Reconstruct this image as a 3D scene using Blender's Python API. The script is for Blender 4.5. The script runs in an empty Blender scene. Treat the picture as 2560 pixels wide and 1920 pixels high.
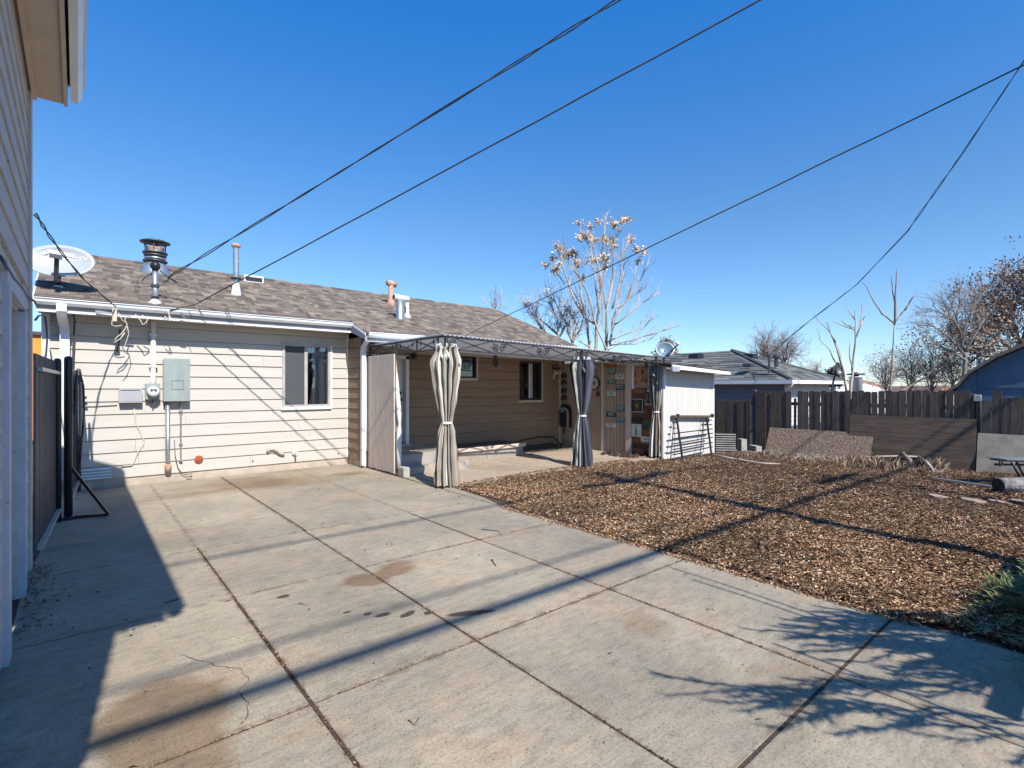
import bpy, math, random
import numpy as np
from mathutils import Vector, Matrix
S = bpy.context.scene
C = S.collection
rnd = random.Random(7)
# ------------------------------------------------------------ camera, world, sun
FPX, EYE, HZ = 1293.0, 1.6, 967.0          # focal length in photo pixels, eye height, horizon row
YAW = math.radians(40.0)
cam = bpy.data.cameras.new('camera'); cam_o = bpy.data.objects.new('camera', cam); C.objects.link(cam_o)
cam.sensor_width = 36; cam.lens = 36 * FPX / 2560; cam.shift_y = 7 / 2560
cam.clip_start = 0.05; cam.clip_end = 3000
cam_o.location = (0, 0, EYE); cam_o.rotation_euler = (math.radians(90), 0, -YAW)
S.camera = cam_o
SUN = Vector((0.125, 1.0, -0.99)).normalized()   # direction the light travels
w = bpy.data.worlds.new('World'); S.world = w; w.use_nodes = True
nt = w.node_tree; bg = nt.nodes['Background']
sky = nt.nodes.new('ShaderNodeTexSky'); sky.sky_type = 'NISHITA'; sky.sun_disc = False
sky.sun_elevation = math.asin(-SUN.z); sky.sun_rotation = math.atan2(-SUN.x, -SUN.y)
sky.altitude = 1600; sky.air_density = 1.0; sky.dust_density = 0.3; sky.ozone_density = 3.5
tc = nt.nodes.new('ShaderNodeTexCoord'); sx = nt.nodes.new('ShaderNodeSeparateXYZ'); nt.links.new(tc.outputs['Generated'], sx.inputs[0])
rp_ = nt.nodes.new('ShaderNodeValToRGB'); nt.links.new(sx.outputs[2], rp_.inputs[0]); el_ = rp_.color_ramp.elements; el_.new(0.3)
for i_, (p_, c_) in enumerate(((0.02, (.47,.50,.55)), (0.30, (.34,.52,.60)), (0.58, (.135,.55,.87)))): el_[i_].position = p_; el_[i_].color = (*c_, 1)
mm = nt.nodes.new('ShaderNodeVectorMath'); mm.operation = 'MULTIPLY'; nt.links.new(sky.outputs[0], mm.inputs[0]); nt.links.new(rp_.outputs[0], mm.inputs[1])
m2 = nt.nodes.new('ShaderNodeVectorMath'); m2.operation = 'SCALE'; nt.links.new(mm.outputs[0], m2.inputs[0]); m2.inputs['Scale'].default_value = 2.22
nt.links.new(m2.outputs[0], bg.inputs[0]); bg.inputs[1].default_value = 0.10
sl = bpy.data.lights.new('sun', 'SUN'); sl.energy = 5.0; sl.angle = math.radians(0.5); sl.color = (1, 0.955, 0.885)
so = bpy.data.objects.new('sun', sl); C.objects.link(so)
so.rotation_euler = (-SUN).to_track_quat('Z', 'Y').to_euler(); so.location = (-3, -20, 20)
S.view_settings.view_transform = 'Standard'; S.view_settings.look = 'None'
S.view_settings.gamma = 1; S.view_settings.exposure = 0.52
S.view_settings.use_curve_mapping = False
# ------------------------------------------------------------ survey helpers: photo pixel + a known plane -> point of the place
_s, _c = math.sin(YAW), math.cos(YAW)
def ray(x, y):
    u = (x - 1280) / FPX
    return (_s + u * _c, _c - u * _s, (HZ - y) / FPX)
def onz(x, y, z=0.0):
    d = ray(x, y); t = (z - EYE) / d[2]; return Vector((d[0]*t, d[1]*t, z))
def ony(x, y, Y):
    d = ray(x, y); t = Y / d[1]; return Vector((d[0]*t, Y, EYE + d[2]*t))
def onx(x, y, X):
    d = ray(x, y); t = X / d[0]; return Vector((X, d[1]*t, EYE + d[2]*t))
def ond(x, y, D):
    d = ray(x, y); return Vector((d[0]*D, d[1]*D, EYE + d[2]*D))
# ------------------------------------------------------------ mesh builder
WLOC = {}
class MB:
    def __init__(s): s.v = []; s.f = []; s.uv = None
    def add(s, vs, fs):
        b = len(s.v); s.v += [tuple(q) for q in vs]; s.f += [tuple(b + i for i in f) for f in fs]; return s
    def box(s, a, b):
        x0, y0, z0 = [min(a[i], b[i]) for i in range(3)]; x1, y1, z1 = [max(a[i], b[i]) for i in range(3)]
        return s.add([(x0,y0,z0),(x1,y0,z0),(x1,y1,z0),(x0,y1,z0),(x0,y0,z1),(x1,y0,z1),(x1,y1,z1),(x0,y1,z1)],
                     [(0,3,2,1),(4,5,6,7),(0,1,5,4),(1,2,6,5),(2,3,7,6),(3,0,4,7)])
    def hexa(s, p):   # 8 points, bottom ring then top ring
        return s.add(p, [(0,3,2,1),(4,5,6,7),(0,1,5,4),(1,2,6,5),(2,3,7,6),(3,0,4,7)])
    def bbox_bev(s, a, b, e=0.006):   # box with small bevel on all z-top and vertical edges
        x0, y0, z0 = [min(a[i], b[i]) for i in range(3)]; x1, y1, z1 = [max(a[i], b[i]) for i in range(3)]
        r0 = [(x0,y0,z0),(x1,y0,z0),(x1,y1,z0),(x0,y1,z0)]; r1 = [(x0,y0,z1-e),(x1,y0,z1-e),(x1,y1,z1-e),(x0,y1,z1-e)]
        r2 = [(x0+e,y0+e,z1),(x1-e,y0+e,z1),(x1-e,y1-e,z1),(x0+e,y1-e,z1)]
        fs = [(0,3,2,1),(8,9,10,11)]
        for k in (0,4):
            for i in range(4): j=(i+1)%4; fs.append((k+i,k+j,k+4+j,k+4+i))
        return s.add(r0+r1+r2, fs)
    def prism(s, pts, vec):   # polygon pts extruded by vec
        n = len(pts); vec = Vector(vec); a = [Vector(p) for p in pts]; b = [p + vec for p in a]
        fs = [tuple(range(n-1,-1,-1)), tuple(range(n, 2*n))] + [(i, (i+1)%n, n+(i+1)%n, n+i) for i in range(n)]
        return s.add(a + b, fs)
    def tube(s, pts, r, n=6, cap=True):
        pts = [Vector(p) for p in pts]; m = len(pts)
        if not hasattr(r, '__len__'): r = [r]*m
        base = len(s.v); prev = None; vs = []
        for i, p in enumerate(pts):
            d = (pts[min(i+1, m-1)] - pts[max(i-1, 0)])
            if d.length < 1e-9: d = Vector((0,0,1))
            d.normalize()
            if prev is None:
                a = d.orthogonal().normalized()
            else:
                a = prev - d*prev.dot(d)
                a = a.normalized() if a.length > 1e-6 else d.orthogonal().normalized()
            prev = a; b = d.cross(a)
            for k in range(n):
                t = 2*math.pi*k/n; vs.append(p + (a*math.cos(t) + b*math.sin(t))*r[i])
        fs = []
        for i in range(m-1):
            for k in range(n):
                k2 = (k+1)%n; fs.append((i*n+k, i*n+k2, (i+1)*n+k2, (i+1)*n+k))
        if cap: fs.append(tuple(range(n-1,-1,-1))); fs.append(tuple((m-1)*n + k for k in range(n)))
        return s.add(vs, fs)
    def bar(s, p, q, wd, h=None):   # square bar
        p, q = Vector(p), Vector(q); h = h or wd; d = (q-p).normalized()
        u = Vector((0,0,1)) if abs(d.z) < 0.9 else Vector((0,1,0))
        a = d.cross(u).normalized()*wd/2; b = a.cross(d).normalized()*h/2
        return s.hexa([p-a-b, p+a-b, p+a+b, p-a+b, q-a-b, q+a-b, q+a+b, q-a+b])
    def lathe(s, prof, c, n=16, axis='z'):   # prof [(r,h)]
        vs = []
        for r, h in prof:
            for k in range(n):
                t = 2*math.pi*k/n; a, b = r*math.cos(t), r*math.sin(t)
                q = {'z': (a,b,h), 'y': (a,h,b), 'x': (h,a,b)}[axis]
                vs.append((c[0]+q[0], c[1]+q[1], c[2]+q[2]))
        m = len(prof); fs = []
        for i in range(m-1):
            for k in range(n): k2=(k+1)%n; fs.append((i*n+k, i*n+k2, (i+1)*n+k2, (i+1)*n+k))
        fs.append(tuple(range(n-1,-1,-1))); fs.append(tuple((m-1)*n+k for k in range(n)))
        return s.add(vs, fs)
    def ball(s, c, r, n=8, m=5, sc=(1,1,1)):
        vs = []; fs = []
        for i in range(m+1):
            ph = math.pi*i/m
            for k in range(n):
                t = 2*math.pi*k/n; vs.append((c[0]+r*sc[0]*math.sin(ph)*math.cos(t), c[1]+r*sc[1]*math.sin(ph)*math.sin(t), c[2]+r*sc[2]*math.cos(ph)))
        for i in range(m):
            for k in range(n): k2=(k+1)%n; fs.append((i*n+k, (i+1)*n+k, (i+1)*n+k2, i*n+k2))
        return s.add(vs, fs)
    def build(s, name, mat, parent=None, smooth=False):
        v = np.array(s.v, dtype=float); c = (v.min(0) + v.max(0)) / 2
        me = bpy.data.meshes.new(name); me.from_pydata((v - c).tolist(), [], s.f); 
        if mat: me.materials.append(mat)
        if smooth: me.polygons.foreach_set('use_smooth', [True]*len(me.polygons))
        me.update()
        o = bpy.data.objects.new(name, me); C.objects.link(o)
        pw = WLOC.get(parent.name, Vector((0,0,0))) if parent else Vector((0,0,0))
        o.location = Vector(c) - pw; WLOC[o.name] = Vector(c)
        if parent: o.parent = parent
        return o
def empty(name, loc, label=None, cat=None, group=None, kind=None):
    o = bpy.data.objects.new(name, None); C.objects.link(o); o.location = loc; WLOC[o.name] = Vector(loc); o.empty_display_size = 0.2
    return tag(o, label, cat, group, kind)
def tag(o, label=None, cat=None, group=None, kind=None):
    for k, x in (('label', label), ('category', cat), ('group', group), ('kind', kind)):
        if x: o[k] = x
    return o
def text_mesh(name, txt, size, mat, parent, origin, right, up, ext=0.002, sx=1.0):
    cu = bpy.data.curves.new(name, 'FONT'); cu.body = txt; cu.size = size; cu.extrude = ext; cu.align_x = 'CENTER'; cu.align_y = 'CENTER'; cu.resolution_u = 3
    t = bpy.data.objects.new(name, cu); C.objects.link(t)
    dg = bpy.context.evaluated_depsgraph_get(); me = bpy.data.meshes.new_from_object(t.evaluated_get(dg))
    bpy.data.objects.remove(t); bpy.data.curves.remove(cu)
    r = Vector(right).normalized(); u = Vector(up).normalized(); n = r.cross(u)
    m = MB(); m.v = [tuple(Vector(origin) + r*(q.co.x*sx) + u*q.co.y + n*q.co.z) for q in me.vertices]
    m.f = [tuple(p.vertices) for p in me.polygons]; bpy.data.meshes.remove(me)
    if m.v: return m.build(name, mat, parent)
def dup(o, dloc, parent=None, name=None):   # copy sharing mesh data
    c = o.copy(); C.objects.link(c); c.location = o.location + Vector(dloc); WLOC[c.name] = WLOC[o.name] + Vector(dloc)
    if parent: c.parent = parent
    return c
# ------------------------------------------------------------ materials
def nodes(name):
    m = bpy.data.materials.new(name); m.use_nodes = True; t = m.node_tree
    return m, t, t.nodes['Principled BSDF']
def N(t, typ, **kw):
    n = t.nodes.new(typ)
    for k, v in kw.items():
        if hasattr(n, k): setattr(n, k, v)
        else: n.inputs[k.replace('_', ' ')].default_value = v
    return n
def mixc(t, fac, a, b, mode='MIX'):
    n = t.nodes.new('ShaderNodeMix'); n.data_type = 'RGBA'; n.blend_type = mode
    for i, x in ((0, fac), (6, a), (7, b)):
        if hasattr(x, 'is_linked') or isinstance(x, bpy.types.NodeSocket): t.links.new(x, n.inputs[i])
        elif i == 0: n.inputs[0].default_value = x
        else: n.inputs[i].default_value = (*x, 1) if len(x) == 3 else x
    return n.outputs[2]
def ramp(t, src, stops, interp='LINEAR'):
    n = t.nodes.new('ShaderNodeValToRGB'); n.color_ramp.interpolation = interp; e = n.color_ramp.elements
    while len(e) < len(stops): e.new(0.5)
    for i, (p, c) in enumerate(stops):
        e[i].position = p; e[i].color = (*c, 1) if hasattr(c, '__len__') else (c, c, c, 1)
    t.links.new(src, n.inputs[0]); return n.outputs[0]
def pos(t, scale=(1,1,1), obj=False):
    if obj: src = t.nodes.new('ShaderNodeTexCoord').outputs['Object']
    else: src = t.nodes.new('ShaderNodeNewGeometry').outputs['Position']
    m = t.nodes.new('ShaderNodeMapping'); m.inputs['Scale'].default_value = scale; t.links.new(src, m.inputs[0]); return m.outputs[0]
def noise(t, vec, scale, detail=4, rough=0.6, dist=0.0):
    n = t.nodes.new('ShaderNodeTexNoise'); n.inputs['Scale'].default_value = scale; n.inputs['Detail'].default_value = detail
    n.inputs['Roughness'].default_value = rough; n.inputs['Distortion'].default_value = dist; t.links.new(vec, n.inputs['Vector']); return n.outputs['Fac']
def bump(t, b, h, strength=0.3, dist=0.01):
    n = t.nodes.new('ShaderNodeBump'); n.inputs['Strength'].default_value = strength; n.inputs['Distance'].default_value = dist
    t.links.new(h, n.inputs['Height']); t.links.new(n.outputs[0], b.inputs['Normal'])
def rand(t):   # per object + per mesh island
    a = t.nodes.new('ShaderNodeObjectInfo').outputs['Random']; g = t.nodes.new('ShaderNodeNewGeometry').outputs['Random Per Island']
    m = t.nodes.new('ShaderNodeMath'); m.operation = 'ADD'; t.links.new(a, m.inputs[0]); t.links.new(g, m.inputs[1])
    f = t.nodes.new('ShaderNodeMath'); f.operation = 'FRACT'; t.links.new(m.outputs[0], f.inputs[0]); return f.outputs[0]
def mat(name, c1, c2=None, scale=3, rough=0.6, metal=0.0, bmp=0.2, bscale=60, stretch=(1,1,1), bdist=0.004, lo=0.35, hi=0.65, grime=None, gscale=6, glo=0.55, ghi=0.75):
    m, t, b = nodes(name); c2 = c2 or tuple(x*0.85 for x in c1)
    v = pos(t, stretch); f = noise(t, v, scale, 6)
    col = ramp(t, f, [(lo, c1), (hi, c2)])
    if grime:
        gf = ramp(t, noise(t, pos(t, stretch), gscale, 8, 0.7), [(glo, 0.0), (ghi, 1.0)]); col = mixc(t, gf, col, grime)
    t.links.new(col, b.inputs['Base Color']); b.inputs['Roughness'].default_value = rough; b.inputs['Metallic'].default_value = metal
    if bmp: bump(t, b, noise(t, pos(t, stretch), bscale, 4), bmp, bdist)
    return m
def varied(name, cols, rough=0.8, nz=(1,1,1), ns=20, amt=0.3, bmp=0.3, bdist=0.003):
    m, t, b = nodes(name); k = len(cols)
    col = ramp(t, rand(t), [((i)/k, c) for i, c in enumerate(cols)], 'CONSTANT')
    f = ramp(t, noise(t, pos(t, nz), ns, 6, 0.7), [(0.3, 1-amt), (0.7, 1+amt*0.5)])
    col = mixc(t, 1.0, col, f, 'MULTIPLY')
    t.links.new(col, b.inputs['Base Color']); b.inputs['Roughness'].default_value = rough
    if bmp: bump(t, b, noise(t, pos(t, nz), ns*3, 4), bmp, bdist)
    return m
def mat_trans(*a, **k):   # thin fibreglass sheet: some light comes through
    m = mat(*a, **k); t = m.node_tree; b = t.nodes['Principled BSDF']; out = t.nodes['Material Output']
    tl = t.nodes.new('ShaderNodeBsdfTranslucent'); tl.inputs[0].default_value = (.75,.77,.80,1); mx = t.nodes.new('ShaderNodeMixShader'); mx.inputs[0].default_value = .3
    t.links.new(b.outputs[0], mx.inputs[1]); t.links.new(tl.outputs[0], mx.inputs[2]); t.links.new(mx.outputs[0], out.inputs[0]); return m
def sub(t, op, a, b=None):
    n = t.nodes.new('ShaderNodeMath'); n.operation = op
    for i, x in enumerate((a, b)):
        if x is None: continue
        if isinstance(x, bpy.types.NodeSocket): t.links.new(x, n.inputs[i])
        else: n.inputs[i].default_value = x
    return n.outputs[0]
def concrete(name, c1, c2, stains=(), warm=(0.40, 0.275, 0.175)):
    m, t, b = nodes(name); p = pos(t)
    col = ramp(t, noise(t, p, 0.9, 6, 0.6), [(0.35, c1), (0.65, c2)])
    wf = ramp(t, noise(t, pos(t, (1,1.6,1)), 1.1, 5, 0.65), [(0.52, 0.0), (0.68, 0.65)]); col = mixc(t, wf, col, warm)
    # per-slab tone
    ob = t.nodes.new('ShaderNodeObjectInfo').outputs['Random']; col = mixc(t, 1.0, col, ramp(t, ob, [(0, 0.93), (1, 1.06)]), 'MULTIPLY')
    sp = ramp(t, noise(t, p, 70, 4, 0.85), [(0.32, 0.42), (0.45, 0.98), (0.72, 1.32)]); col = mixc(t, 1.0, col, sp, 'MULTIPLY')
    md = ramp(t, noise(t, pos(t, (1,2.5,1)), 7, 8, 0.7), [(0.28, 0.68), (0.5, 1.0), (0.72, 1.14)]); col = mixc(t, 1.0, col, md, 'MULTIPLY')
    vo = t.nodes.new('ShaderNodeTexVoronoi'); vo.inputs['Scale'].default_value = 7; t.links.new(p, vo.inputs['Vector'])
    bf = ramp(t, noise(t, pos(t, (1.4,1,1)), 2.7, 9, 0.75, .8), [(0.42, 0.0), (0.60, 0.55)]); col = mixc(t, bf, col, mixc(t, 1.0, col, (0.80,0.86,0.93), 'MULTIPLY'))
    dots = ramp(t, vo.outputs['Distance'], [(0.035, 0.35), (0.05, 1.0)]); col = mixc(t, 0.6, col, dots, 'MULTIPLY') if False else col
    sep = t.nodes.new('ShaderNodeSeparateXYZ'); t.links.new(p, sep.inputs[0])
    for (cx, cy, rx, ry, ang, dark, soft, wob) in stains:
        wn = t.nodes.new('ShaderNodeTexNoise'); wn.inputs['Scale'].default_value = 2.2/max(rx, ry)**0.6; wn.inputs['Detail'].default_value = 5; t.links.new(p, wn.inputs['Vector'])
        ws = t.nodes.new('ShaderNodeSeparateXYZ'); t.links.new(wn.outputs['Color'], ws.inputs[0])
        x = sub(t, 'SUBTRACT', sep.outputs[0], cx); y = sub(t, 'SUBTRACT', sep.outputs[1], cy)
        x = sub(t, 'ADD', x, sub(t, 'MULTIPLY', sub(t, 'SUBTRACT', ws.outputs[0], 0.5), wob)); y = sub(t, 'ADD', y, sub(t, 'MULTIPLY', sub(t, 'SUBTRACT', ws.outputs[1], 0.5), wob))
        ca, sa = math.cos(ang), math.sin(ang)
        u = sub(t, 'ADD', sub(t, 'MULTIPLY', x, ca/rx), sub(t, 'MULTIPLY', y, sa/rx)); v = sub(t, 'ADD', sub(t, 'MULTIPLY', x, -sa/ry), sub(t, 'MULTIPLY', y, ca/ry))
        d = sub(t, 'SQRT', sub(t, 'ADD', sub(t, 'MULTIPLY', u, u), sub(t, 'MULTIPLY', v, v)))
        col = mixc(t, ramp(t, d, [(max(0.0, 0.9-soft)*0.5, 1.0), (0.5, 0.0)]) , col, mixc(t, 1.0, col, dark, 'MULTIPLY'))
    wx = t.nodes.new('ShaderNodeTexNoise'); wx.inputs['Scale'].default_value = 9; wx.inputs['Detail'].default_value = 6; t.links.new(p, wx.inputs['Vector'])
    wv = sub(t, 'MULTIPLY', sub(t, 'SUBTRACT', wx.outputs[0], .42), .16)
    for ax, js in ((0, (.905,1.925,3.22,4.345)), (1, (1.05,2.65,4.36,5.88))):   # dirt along the joints
        for j in js:
            d = sub(t, 'ADD', sub(t, 'ABSOLUTE', sub(t, 'SUBTRACT', sep.outputs[ax], j)), wv)
            col = mixc(t, ramp(t, d, [(0.012, .55), (0.04, 0.0)]), col, (0.13,0.095,0.065))
    pit = ramp(t, noise(t, p, 26, 2, .5), [(0.22, 0.45), (0.30, 1.0)]); col = mixc(t, 1.0, col, pit, 'MULTIPLY')
    st2 = ramp(t, noise(t, pos(t, (1.2,14,1)), 3, 7, .75), [(0.3, 0.88), (0.7, 1.08)]); col = mixc(t, 1.0, col, st2, 'MULTIPLY')
    t.links.new(col, b.inputs['Base Color']); b.inputs['Roughness'].default_value = 0.9
    bump(t, b, noise(t, p, 120, 6, 0.8), 0.6, 0.006)
    return m
def glass(name, tint=(0.03, 0.035, 0.04), rough=0.03, mixf=0.5):
    m, t, b = nodes(name); t.nodes.remove(b); out = t.nodes['Material Output']
    tr = t.nodes.new('ShaderNodeBsdfTransparent'); tr.inputs[0].default_value = (*[1-mixf + x for x in tint], 1)
    gl = t.nodes.new('ShaderNodeBsdfGlossy'); gl.inputs['Roughness'].default_value = rough; gl.inputs[0].default_value = (0.95, 0.97, 1, 1)
    fr = t.nodes.new('ShaderNodeFresnel'); fr.inputs[0].default_value = 1.9
    mx = t.nodes.new('ShaderNodeMixShader'); t.links.new(fr.outputs[0], mx.inputs[0]); t.links.new(tr.outputs[0], mx.inputs[1]); t.links.new(gl.outputs[0], mx.inputs[2])
    t.links.new(mx.outputs[0], out.inputs[0]); return m
def wood(name, c1, c2, axis='z', scale=3, rough=0.8, bmp=0.4):
    st = {'z': (12,12,1), 'x': (1,12,12), 'y': (12,1,12)}[axis]
    m, t, b = nodes(name)
    f = noise(t, pos(t, st), scale, 8, 0.7, 0.6); col = ramp(t, f, [(0.3, c1), (0.7, c2)])
    col = mixc(t, 1.0, col, ramp(t, rand(t), [(0, 0.72), (1, 1.18)]), 'MULTIPLY')
    t.links.new(col, b.inputs['Base Color']); b.inputs['Roughness'].default_value = rough; bump(t, b, f, bmp, 0.006); return m
ST = [(1.15,4.15,.9,.22,0,(.35,.30,.28),.2,.05),   # wet blotches: cx cy rx ry angle tint softness wobble
 (1.20,4.14,.10,.075,0,(.28,.22,.20),.1,.04),(1.78,3.255,.16,.07,.3,(.22,.18,.17),.1,.05),(1.64,3.36,.13,.06,.1,(.22,.18,.17),.1,.05),
 (1.56,3.44,.07,.05,0,(.25,.2,.18),.1,.03),(1.90,3.18,.08,.06,.2,(.22,.18,.17),.1,.03),(2.13,2.99,.40,.085,-.45,(.24,.19,.17),.12,.05),
 (1.46,3.56,.06,.04,0,(.25,.2,.18),.1,.03),(.86,4.33,.06,.03,.2,(.3,.25,.22),.1,.03),(.55,4.6,.14,.05,.1,(.3,.27,.25),.2,.05),
 (1.97,4.08,.9,.38,.1,(.66,.52,.43),.25,.55),(.32,2.85,.62,1.15,.0,(.68,.58,.49),.12,.35),(2.9,2.1,.45,.6,0,(.8,.72,.66),.5,.3),
 (2.4,9.2,2.9,1.5,-.15,(.66,.54,.42),.7,1.2),(3.8,9.2,.9,.6,0,(.6,.5,.38),.8,.5),(1.6,8.9,2.4,.5,-.1,(.75,.66,.57),.8,.8),(3.0,1.2,1.5,.5,.2,(.85,.8,.74),.7,.6)]
ST[0] = (1.0,1.5,.9,.5,0,(.8,.75,.7),.6,.4)
M = {}
M['conc'] = concrete('driveway_concrete', (0.375,0.31,0.218), (0.26,0.217,0.157), ST)
M['conc_tan'] = concrete('patio_concrete', (0.40,0.315,0.23), (0.32,0.25,0.18), [s for s in ST if s[1] > 8])
M['conc_old'] = concrete('step_concrete', (0.40,0.36,0.31), (0.29,0.26,0.23))
M['found'] = mat('foundation_paint', (0.50,0.42,0.34), (0.38,0.31,0.25), 4, 0.9, bmp=0.5, bscale=30)
M['joint'] = mat('joint_dirt_and_groove_shade', (0.09,0.06,0.04), (0.03,0.022,0.018), 60, 0.95, bmp=0.8, bscale=90, bdist=0.01)
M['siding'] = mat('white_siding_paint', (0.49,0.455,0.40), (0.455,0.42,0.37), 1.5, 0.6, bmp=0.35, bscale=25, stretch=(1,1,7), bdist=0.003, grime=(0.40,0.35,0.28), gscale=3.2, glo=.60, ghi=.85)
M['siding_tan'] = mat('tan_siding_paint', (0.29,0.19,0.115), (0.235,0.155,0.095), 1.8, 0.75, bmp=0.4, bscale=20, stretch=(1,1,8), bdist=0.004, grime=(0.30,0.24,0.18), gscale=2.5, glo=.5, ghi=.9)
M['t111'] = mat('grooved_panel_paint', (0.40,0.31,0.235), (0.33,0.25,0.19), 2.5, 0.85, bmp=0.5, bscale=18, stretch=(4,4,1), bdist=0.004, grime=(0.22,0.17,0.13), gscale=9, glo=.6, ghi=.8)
M['t111_sunlit'] = mat('grooved_screen_sunlit_tone', (0.62,0.52,0.43), (0.52,0.43,0.35), 2.5, 0.85, bmp=0.5, bscale=18, stretch=(4,4,1), bdist=0.004, grime=(0.26,0.20,0.15), gscale=9, glo=.6, ghi=.8)  # brighter copy of the grooved paint: grazing sun put into the colour
M['t111w'] = mat('white_grooved_paint', (0.64,0.60,0.54), (0.58,0.54,0.485), 2.5, 0.7, bmp=0.4, bscale=18, stretch=(4,4,1), bdist=0.003)
M['white'] = mat('white_trim_paint', (0.80,0.79,0.77), (0.70,0.69,0.67), 3, 0.5, bmp=0.1)
M['gutter'] = mat('aluminium_gutter_paint', (0.78,0.78,0.78), (0.66,0.68,0.70), 2, 0.35, bmp=0.05, grime=(0.42,0.42,0.42), gscale=4, glo=.6, ghi=.9)
M['gfascia'] = mat('grey_fascia', (0.36,0.37,0.40), (0.30,0.31,0.33), 3, 0.6)
M['trimtan'] = mat('tan_trim', (0.55,0.46,0.37), (0.48,0.39,0.31), 3, 0.7)
M['galv'] = mat('galvanised_steel', (0.50,0.53,0.53), (0.36,0.39,0.40), 8, 0.38, 0.75, bmp=0.15, grime=(0.25,0.25,0.24), gscale=5)
M['ltgrey'] = mat('light_grey_plastic', (0.40,0.40,0.43), (0.35,0.35,0.38), 4, .5, bmp=0)
M['panelgrey'] = mat('dull_grey_sheet', (0.20,0.19,0.175), (0.12,0.115,0.11), 6, .6, .2)
M['greybox'] = mat('weathered_grey_green_steel', (0.33,0.37,0.35), (0.26,0.30,0.285), 9, 0.55, 0.25, bmp=0.15, stretch=(1,1,.3))
M['rust'] = mat('rusted_steel', (0.42,0.20,0.10), (0.55,0.38,0.28), 14, 0.85, 0.2, bmp=0.5, grime=(0.62,0.58,0.52), gscale=10)
M['rustred'] = mat('orange_red_rust', (0.42,0.10,0.03), (0.25,0.05,0.02), 30, 0.9, bmp=0.8)
M['black'] = mat('black_painted_metal', (0.022,0.023,0.027), (0.035,0.036,0.04), 8, 0.4, 0.3, bmp=0.1)
M['darkmetal'] = mat('bronze_grey_metal', (0.085,0.085,0.10), (0.06,0.06,0.07), 5, 0.45, 0.3, bmp=0.15, grime=(0.2,0.19,0.18), gscale=8, glo=.6, ghi=.85)
M['cable'] = mat('weathered_cable', (0.03,0.03,0.035), (0.06,0.06,0.06), 10, 0.6)
M['cream'] = mat('cream_wire', (0.60,0.54,0.46), (0.5,0.44,0.38), 10, 0.6)
M['dish'] = mat('pale_grey_dish', (0.36,0.39,0.40), (0.32,0.35,0.36), 2, 0.45, bmp=0.05)
M['print'] = mat('white_print', (0.85,0.85,0.87), None, 3, 0.5, bmp=0)
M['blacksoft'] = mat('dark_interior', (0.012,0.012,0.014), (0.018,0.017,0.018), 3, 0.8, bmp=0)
M['glass'] = glass('window_glass', mixf=.16)
M['screen'] = mat('insect_screen', (0.07,0.075,0.08), (0.05,0.055,0.06), 40, 0.6, bmp=0.1)
M['drape'] = mat('white_window_drape', (0.72,0.74,0.74), (0.6,0.62,0.62), 8, 0.8, stretch=(6,6,.3))
M['frame'] = mat('grey_window_frame', (0.42,0.40,0.37), (0.34,0.32,0.30), 5, 0.5)
M['ceil'] = mat_trans('white_corrugated_metal', (0.82,0.83,0.84), (0.74,0.75,0.76), 2, 0.45, 0.0, bmp=0.05)
M['iron'] = mat('painted_iron_scroll', (0.09,0.093,0.095), (0.035,0.036,0.038), 14, 0.5, 0.5, bmp=0.2)
M['peel'] = mat('peeling_white_paint', (0.56,0.51,0.46), (0.47,0.43,0.39), 3, 0.75, bmp=0.6, bscale=28, stretch=(1,1,4), bdist=0.005, grime=(0.16,0.13,0.11), gscale=13, glo=.62, ghi=.66)
M['peelb'] = mat('chalky_bluish_door_paint', (0.50,0.53,0.57), (0.42,0.45,0.49), 5, 0.75, bmp=0.3, grime=(0.2,0.18,0.17), gscale=22, glo=.64, ghi=.70)
M['soffit'] = mat('tan_soffit_board', (0.62,0.52,0.42), (0.55,0.45,0.36), 4, 0.8, bmp=0.3)
M['shingle'] = varied('brown_asphalt_shingle', [(0.15,0.117,0.09),(0.18,0.14,0.106),(0.12,0.094,0.075),(0.21,0.165,0.124),(0.16,0.125,0.098),(0.092,0.073,0.06),(0.17,0.135,0.108),(0.26,0.205,0.155)], 0.95, (1,1,1), 60, 0.3, 0.5, 0.003)
M['shingleg'] = varied('grey_asphalt_shingle', [(0.10,0.105,0.10),(0.15,0.15,0.145),(0.075,0.08,0.08),(0.20,0.195,0.18),(0.12,0.125,0.12),(0.16,0.165,0.155)], 0.95, (1,1,1), 60, 0.3, 0.4, 0.003)
M['picket'] = wood('weathered_dark_picket', (0.028,0.020,0.014), (0.16,0.122,0.09), 'z', 3)
M['plyw'] = wood('grey_weathered_plywood', (0.055,0.034,0.022), (0.21,0.145,0.095), 'y', 1.6)
M['osb'] = mat('chipboard', (0.27,0.18,0.115), (0.09,0.058,0.04), 22, 0.9, bmp=0.8, bscale=40, stretch=(1,1,1.4), grime=(0.42,0.37,0.33), gscale=26, glo=.55, ghi=.62)
M['lboard'] = mat('pale_board', (0.32,0.285,0.23), (0.24,0.205,0.16), 3, 0.8, bmp=0.3, grime=(0.22,0.16,0.11), gscale=3, glo=.5, ghi=.75)
M['redwood'] = varied('stained_red_brown_plank', [(0.16,0.055,0.022),(0.25,0.10,0.035),(0.05,0.022,0.014),(0.30,0.13,0.05),(0.09,0.035,0.018),(0.20,0.075,0.03)], 0.5, (8,1,8), 4, 0.7, 0.2)
M['bluewall'] = mat('slate_blue_siding', (0.13,0.17,0.225), (0.105,0.14,0.185), 2, 0.7, bmp=0.2, grime=(0.17,0.24,0.34), gscale=1.2)
M['bluebarn'] = mat('faded_blue_render', (0.08,0.14,0.22), (0.055,0.10,0.16), 0.8, 0.8, bmp=0.3, grime=(0.17,0.24,0.33), gscale=.8, glo=.45, ghi=.75)
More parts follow.
